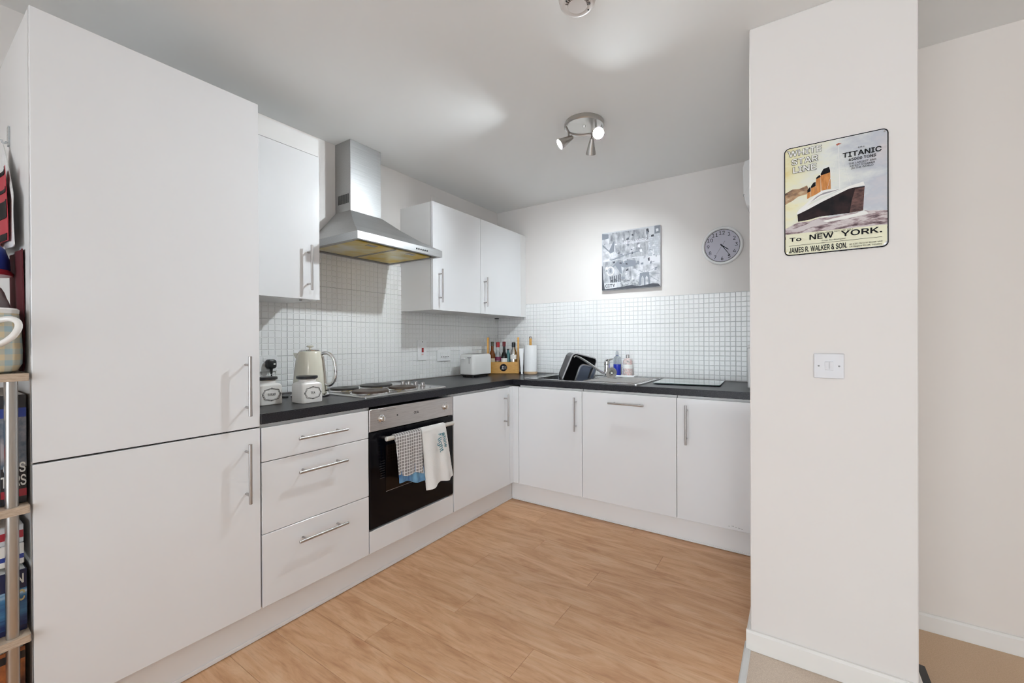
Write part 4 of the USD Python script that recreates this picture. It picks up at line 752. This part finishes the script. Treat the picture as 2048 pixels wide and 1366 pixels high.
S_('bow_wave_print', [(226, 129), (205, 122), (170, 118), (120, 112), (112, 104), (180, 108), (240, 116), (236, 124)], white_ink); S_('wave_print', [(20, 92), (60, 104), (100, 120), (108, 112), (140, 100), (90, 96), (50, 84)], M('wave_pale', (.60, .54, .54), .4))
S_('band_print', [(4, 20), (16, 4), (276, 4), (288, 20), (288, 73), (4, 78)], cream_m)
def T_(s, u, v, h_, w_, m=ink, bold=False, d=.0003):
    lay[0] += 1; part(sg, 'lettering', place(text(s, h_/1000, d, bold, w_/1000), np.array(o)+[u/1000, -.00006*lay[0], v/1000], X, Z), m, False)
for s, u, v, w_ in (('WHITE', 13, 359, 98), ('STAR', 23, 328, 78), ('LINE', 27, 298, 69)):
    [T_(s, u+a_, v+b_, 20, w_, ink, True) for a_, b_ in ((-1, -.8), (1, -.8), (-1, .8), (1.2, .8))]; T_(s, u, v, 20, w_, white_ink, True)
T_('R.M.S.', 213, 343, 4.5, 18); T_('TITANIC', 171, 319, 16, 103, ink, True); T_('45000 TONS', 187, 304.5, 8.5, 73, ink, True); T_('THE LARGEST AND', 187, 292, 6, 73); T_('SAFEST STEAMER', 190, 283, 6, 67); T_('IN THE WORLD', 194, 274.5, 6, 59)
T_('Maiden voyage April 10th 1912', 94, 68, 4.6, 105); T_('To', 16, 50, 13, 36, ink, True); T_('NEW', 76, 50, 17, 69, ink, True); T_('YORK.', 166, 49, 18, 109, ink, True); T_('From Southampton', 112, 39.5, 4.6, 67)
S_('rule_print', [(14, 34), (275, 33), (275, 34), (14, 35)], ink)
T_('JAMES R. WALKER & SON.', 14, 8.5, 18, 169, ink, True); T_('at 128 Oxford Street and', 189, 17, 5, 86); T_('14 Regent Street, London.', 189, 8.5, 5, 86)
part(sg, 'screw', [cyl((sx+u, sy-.0042, sz+v), (sx+u, sy-.0056, sz+v), .003, 12) for u, v in ((.010, .382), (.282, .382), (.010, .010), (.282, .010))], steel)
# light switch
ls = thing('light_switch', 'white double light switch on the column below the sign', 'switch', (2.43, COLY, 1.093))
part(ls, 'plate', bx(2.386, 2.473, COLY-.009, COLY-.0004, 1.049, 1.136, .002), M('switch_white', (.70, .695, .72), .35), False)
for x0 in (2.4185, 2.4305): part(ls, 'rocker_switch', hull([(x0, COLY-.009, 1.078), (x0+.0115, COLY-.009, 1.078), (x0, COLY-.009, 1.108), (x0+.0115, COLY-.009, 1.108), (x0, COLY-.013, 1.107), (x0+.0115, COLY-.013, 1.107), (x0, COLY-.0105, 1.079), (x0+.0115, COLY-.0105, 1.079)]), '/World/Looks/switch_white', False)
part(ls, 'screw', [cyl((x, COLY-.009, 1.0925), (x, COLY-.0102, 1.0925), .0032, 14) for x in (2.4005, 2.4585)], grey_plastic)

# ================================================================== CEILING THINGS
sd = thing('smoke_detector', 'round white smoke detector on the ceiling', 'smoke detector', (1.705, -1.855, H)); so = np.array([1.708, -1.848, H-.0005])
part(sd, 'base', lathe([(0, 0), (.064, 0), (.066, .004), (.064, .016), (0, .016)], 48, so, -Z), cream_plastic)
part(sd, 'cover', lathe([(0, .016), (.060, .016), (.060, .030), (.053, .038), (.046, .040), (.034, .038), (.032, .041), (0, .042)], 48, so, -Z), cream_plastic)
ub, vb = du, np.array([-du[1], du[0], 0])
part(sd, 'vent_slots', [bx(-.0022, .0022, 0, .013, 0, .0015).apply_transform(np.block([[np.c_[ub*math.cos(t)+vb*math.sin(t), ub*math.sin(t)-vb*math.cos(t), -Z], (so-Z*.0385+(ub*math.sin(t)-vb*math.cos(t))*.030)[:, None]], [np.zeros((1, 3)), np.ones((1, 1))]])) for t in np.radians(np.linspace(-80, 80, 13))], M('vent_brown', (.10, .07, .055), .6), False)
part(sd, 'screw_recess', [cyl(so-Z*.036+ub*u+vb*v, so-Z*.0412+ub*u+vb*v, .003, 10) for u, v in ((.040, .016), (.040, -.012), (-.040, -.022))], black_plastic)
lp = thing('ceiling_spotlight', 'satin nickel ceiling light with three adjustable spot heads', 'ceiling light', (1.385, -1.045, H)); lc = np.array([1.368, -1.055, H-.0005])
part(lp, 'ceiling_plate', lathe([(0, 0), (.104, 0), (.108, .006), (.108, .022), (.104, .027), (.096, .027), (.092, .020), (0, .018)], 56, lc, -Z), nickel)
part(lp, 'centre_screw', lathe([(0, .018), (.008, .018), (.006, .024), (0, .025)], 16, lc, -Z), chrome)
def head(base, neck, dirn):
    dirn = np.array(dirn, float); dirn /= np.linalg.norm(dirn); neck = np.array(neck, float)
    h_ = part(lp, 'spot_head', lathe([(0, -.012), (.010, -.010), (.0125, 0), (.0275, .066), (.0285, .072), (.0270, .072), (.0212, .0375), (0, .0360)], 32, neck, dirn), nickel)
    part(h_, 'bulb', lathe([(0, .0380), (.0200, .0380), (.0200, .0400), (0, .0405)], 28, neck, dirn), bulb_m)
    part(lp, 'arm', tube([np.array(base), np.array(base)*.5+neck*.5, neck+dirn*.012], .0055, 10), nickel)
head((1.290, -1.118, H-.026), (1.322, -1.125, 2.274), (-.66, -.54, -.52))
head((1.452, -1.095, H-.026), (1.456, -1.097, 2.285), (.46, -.70, -.56))
head((1.372, -.958, H-.026), (1.381, -.985, 2.300), (-.030, .052, -.070))

# ================================================================== SHELF UNIT LEFT OF THE FRIDGE
bk = thing('shelf_unit', 'pale wood open shelf unit with round metal poles beside the tall fridge cabinet', 'shelf unit', (.4, -3.1, 0))
SH = [1.104, .750, .404, .060]
for z in SH:
    P = Polygon([(.14, -2.944), (.612, -2.944), (.616, -3.02), (.612, -3.10), (.575, -3.20), (.53, -3.28), (.46, -3.33), (.14, -3.33)]).buffer(-.006).buffer(.006)
    m = prism(P, .020); m.apply_translation([0, 0, z-.020]); part(bk, 'shelf', m, shelf_wood, False)
for x, y in ((.592, -2.9740), (.50, -3.28), (.17, -2.965), (.17, -3.30)):
    for zt, zb_ in zip([SH[0]-.0205, SH[1]-.0205, SH[2]-.0205, SH[3]-.0205], [SH[1]+.0003, SH[2]+.0003, SH[3]+.0003, .0005]):
        part(bk, 'pole', cyl((x, y, zb_), (x, y, zt), .0125, 18), M('pole_metal', (.62, .58, .53), .22, .9) if 'pole_metal' not in used and not used.setdefault('pole_metal', 0) and False else nickel)
def book(label, y0, y1, z0, z1, x1, cover, bands=(), words=(), x0=.24, cat='book', group='books on the shelf unit'):
    t = thing('book', label, cat, ((x0+x1)/2, (y0+y1)/2, z0), group)
    part(t, 'cover', bx(x0, x1, y0, y1, z0, z1, .001), cover, False)
    part(t, 'pages', bx(x0+.002, x1-.004, y0+.003, y1-.003, z1, z1+.0008), paper, False)
    for bz0, bz1, m in bands: part(t, 'cover_print', bx(x1, x1+.0005, y0+.0005, y1-.0005, bz0, bz1), m, False)
    for s, y, z, h_, m in words: part(t, 'lettering', place(text(s, h_, .0004, True, min(len(s)*.013, y1-y-.001)), (x1+.0006, y, z), Y, Z), m, False)
navy = M('book_navy', (.012, .018, .07), .3); royal = M('book_blue', (.03, .06, .32), .3); redb = M('book_red', (.42, .03, .05), .3); blk = M('book_black', (.02, .018, .022), .3); slate = noise_mat('book_photo', [(.35, (.05, .10, .16)), (.65, (.45, .42, .44))], 16, (1, 1, 1), .3); gold = M('book_gold', (.62, .52, .24), .4)
seab = noise_mat('book_sea', [(.35, (.01, .03, .12)), (.6, (.06, .22, .42)), (.72, (.55, .70, .80))], 9, (1, .5, 3), .3); flame = noise_mat('book_flame', [(.35, (.10, .03, .02)), (.6, (.50, .16, .05)), (.72, (.70, .48, .25))], 12, (1, 1, 1), .3)
book('dark photographic book with a blue band and large white letters on the second shelf', -2.991, -2.945, .7515, 1.045, .572, blk, ((.93, .985, slate), (.985, 1.010, royal), (.850, .93, slate), (.770, .790, redb)), (('ORS', -2.986, .836, .026, white_ink), ('TERS', -2.9905, .800, .028, white_ink), ))
book('blue book with white lettering beside the dark photographic one', -3.040, -2.994, .7515, 1.030, .572, seab, ((.98, 1.02, white_ink), (.87, .905, redb), (.765, .785, redb)), (('GHT', -3.037, .845, .03, white_ink), ('HUN', -3.037, .80, .03, white_ink)))
book('thick white magazine lying on the third shelf', -3.10, -2.950, .585, .640, .565, white_ink, ((.60, .612, royal),), ()); book('thin pale magazine on top of the white one', -3.10, -2.950, .642, .690, .560, M('book_pale', (.66, .70, .74), .3), ((.655, .675, redb),), ())
book('navy blue novel with gold and white letters on the third shelf', -2.995, -2.946, .4055, .570, .572, navy, ((.42, .52, seab),), (('N', -2.965, .535, .024, white_ink), ('C', -2.963, .488, .028, gold)))
book('dark blue novel with pale capitals next to the navy one', -3.045, -2.998, .4055, .565, .572, navy, ((.42, .47, seab),), (('RS', -3.03, .525, .024, white_ink), ('K', -3.02, .485, .028, gold)))
book('dark orange illustrated book on the bottom shelf', -3.06, -2.950, .0615, .36, .572, flame, ((.33, .35, blk),), ())
# things on the top shelf
zt_ = SH[0]+.0006
mg = thing('plaid_jug', 'large blue and yellow plaid mug with a white ring handle on the top shelf', 'mug', (.44, -3.02, zt_)); mo = (.540, -3.0075, zt_)
part(mg, 'body', lathe([(0, 0), (.040, 0), (.052, .006), (.060, .024), (.061, .060), (.058, .130), (.054, .165), (.050, .165), (.054, .130), (.056, .06), (.054, .026), (0, .012)], 44, mo, Z), plaid_m)
part(mg, 'rim', lathe([(.0485, .160), (.0555, .160), (.056, .170), (.0525, .174), (.049, .170), (.0485, .160)], 44, mo, Z), ceramic)
ring_c = np.array(mo)+np.array([.074, .012, .108]); rd = np.array([.99, -.08, 0]); rd /= np.linalg.norm(rd); rs = np.array([-rd[1], rd[0], 0])
part(mg, 'handle', tube([ring_c+np.array([.020*math.cos(t), .034*math.sin(t)*.5, 0])+rs*(.026*math.cos(t))+Z*(.036*math.sin(t)) for t in np.linspace(0, 2*np.pi, 33)[:-1]], .0075, 10, True), ceramic)
gr = thing('cloth_bundle', 'rumpled grey-white cloth heap behind the plaid mug', 'cloth', (.30, -3.02, zt_))
sph = trimesh.creation.icosphere(4, 1.0); v = sph.vertices.copy(); v *= np.array([.055, .052, .132])*(.9+.25*meshkit.fbm(v*2.2+5, 4)[:, None]); v += [.415, -3.003, zt_+.130]; v[:, 2] = np.maximum(v[:, 2], zt_); sph.vertices = v
part(gr, 'cloth', sph, M('grey_fabric', (.50, .49, .50), .9, bump=.5, bscale=120), True)
hat = thing('cap', 'red and blue fabric cap lying on the cloth heap', 'cap', (.30, -3.01, 1.39))
def dome(r0, z0, h_, c_): return lathe([(r0, 0), (r0*.98, h_*.35), (r0*.8, h_*.72), (r0*.45, h_*.95), (0, h_)], 28, c_, Z)
mcap = dome(.050, 0, .085, (0, 0, 0)); mcap.apply_scale([1.2, 1, 1]); mcap.apply_translation([.405, -3.002, 1.395]); part(hat, 'crown', mcap, royal)
bm = lathe([(0, 0), (.062, 0), (.064, .006), (.055, .016), (0, .018)], 32); bm.apply_scale([1.1, .86, 1]); bm.apply_translation([.41, -3.001, 1.378]); part(hat, 'brim', bm, redb)
sl = thing('fabric_sleeve', 'dark maroon cloth hanging down beside the fridge cabinet', 'cloth', (.2, -2.955, 1.25))
part(sl, 'cloth', sheet(np.array([[(x, -2.9435-.002*math.sin(x*60+z*9), z) for x in np.linspace(.34, .52, 12)] for z in np.linspace(1.106, 1.45, 16)]), .003), M('maroon_cloth', (.10, .012, .018), .9), 60)
hk = thing('hook', 'clear adhesive hook on the side of the tall fridge cabinet', 'hook', (.28, -2.9395, 1.84))
part(hk, 'hook_plate', bx(.265, .290, -2.942, -2.9385, 1.80, 1.86, .001), clear_plastic, False); part(hk, 'hook_arm', tube(smooth_path([(.278, -2.943, 1.812), (.278, -2.950, 1.806), (.278, -2.954, 1.815)], 6), .003, 8), clear_plastic)
bg = thing('carrier_bag', 'white carrier bag hanging from the hook on the fridge cabinet side', 'bag', (.35, -2.952, 1.6))
part(bg, 'bag', sheet(np.array([[(.278+(t-.3)*(.33*min(1, (1.80-z)/.20)+.004), -2.9505-.006*min(1, (1.8-z)/.25)-.003*math.sin(t*14+z*12)*min(1, (1.8-z)/.2), z) for t in np.linspace(0, 1, 17)] for z in np.linspace(1.800, 1.46, 22)]), .002), M('bag_white', (.78, .77, .77), .6), 60)
rp = part(bg, 'red_print', sheet(np.array([[(x, -2.9615-.003*math.sin(x*40+z*12)-.003, z) for x in np.linspace(.25, .455, 12)] for z in np.linspace(1.69, 1.478, 12)]), .0015), M('print_red', (.48, .03, .05), .6), 60)
part(bg, 'black_print', [sheet(np.array([[(x, -2.9660-.003*math.sin(x*40+z*12), z) for x in np.linspace(.26, .45, 8)] for z in np.linspace(z0, z1, 3)]), .0012) for z0, z1 in ((1.688, 1.676), (1.632, 1.622), (1.596, 1.545), (1.50, 1.48))], ink, 60)
# black thing by the column foot
ds = thing('doorstop', 'small black object on the floor behind the column foot', 'doorstop', (2.71, -1.19, 0))
part(ds, 'wedge', hull([(2.684, -1.26, .0003), (2.722, -1.26, .0003), (2.684, -1.13, .0003), (2.722, -1.13, .0003), (2.684, -1.15, .034), (2.712, -1.15, .030), (2.684, -1.24, .034), (2.712, -1.24, .030)]), black_plastic, False)
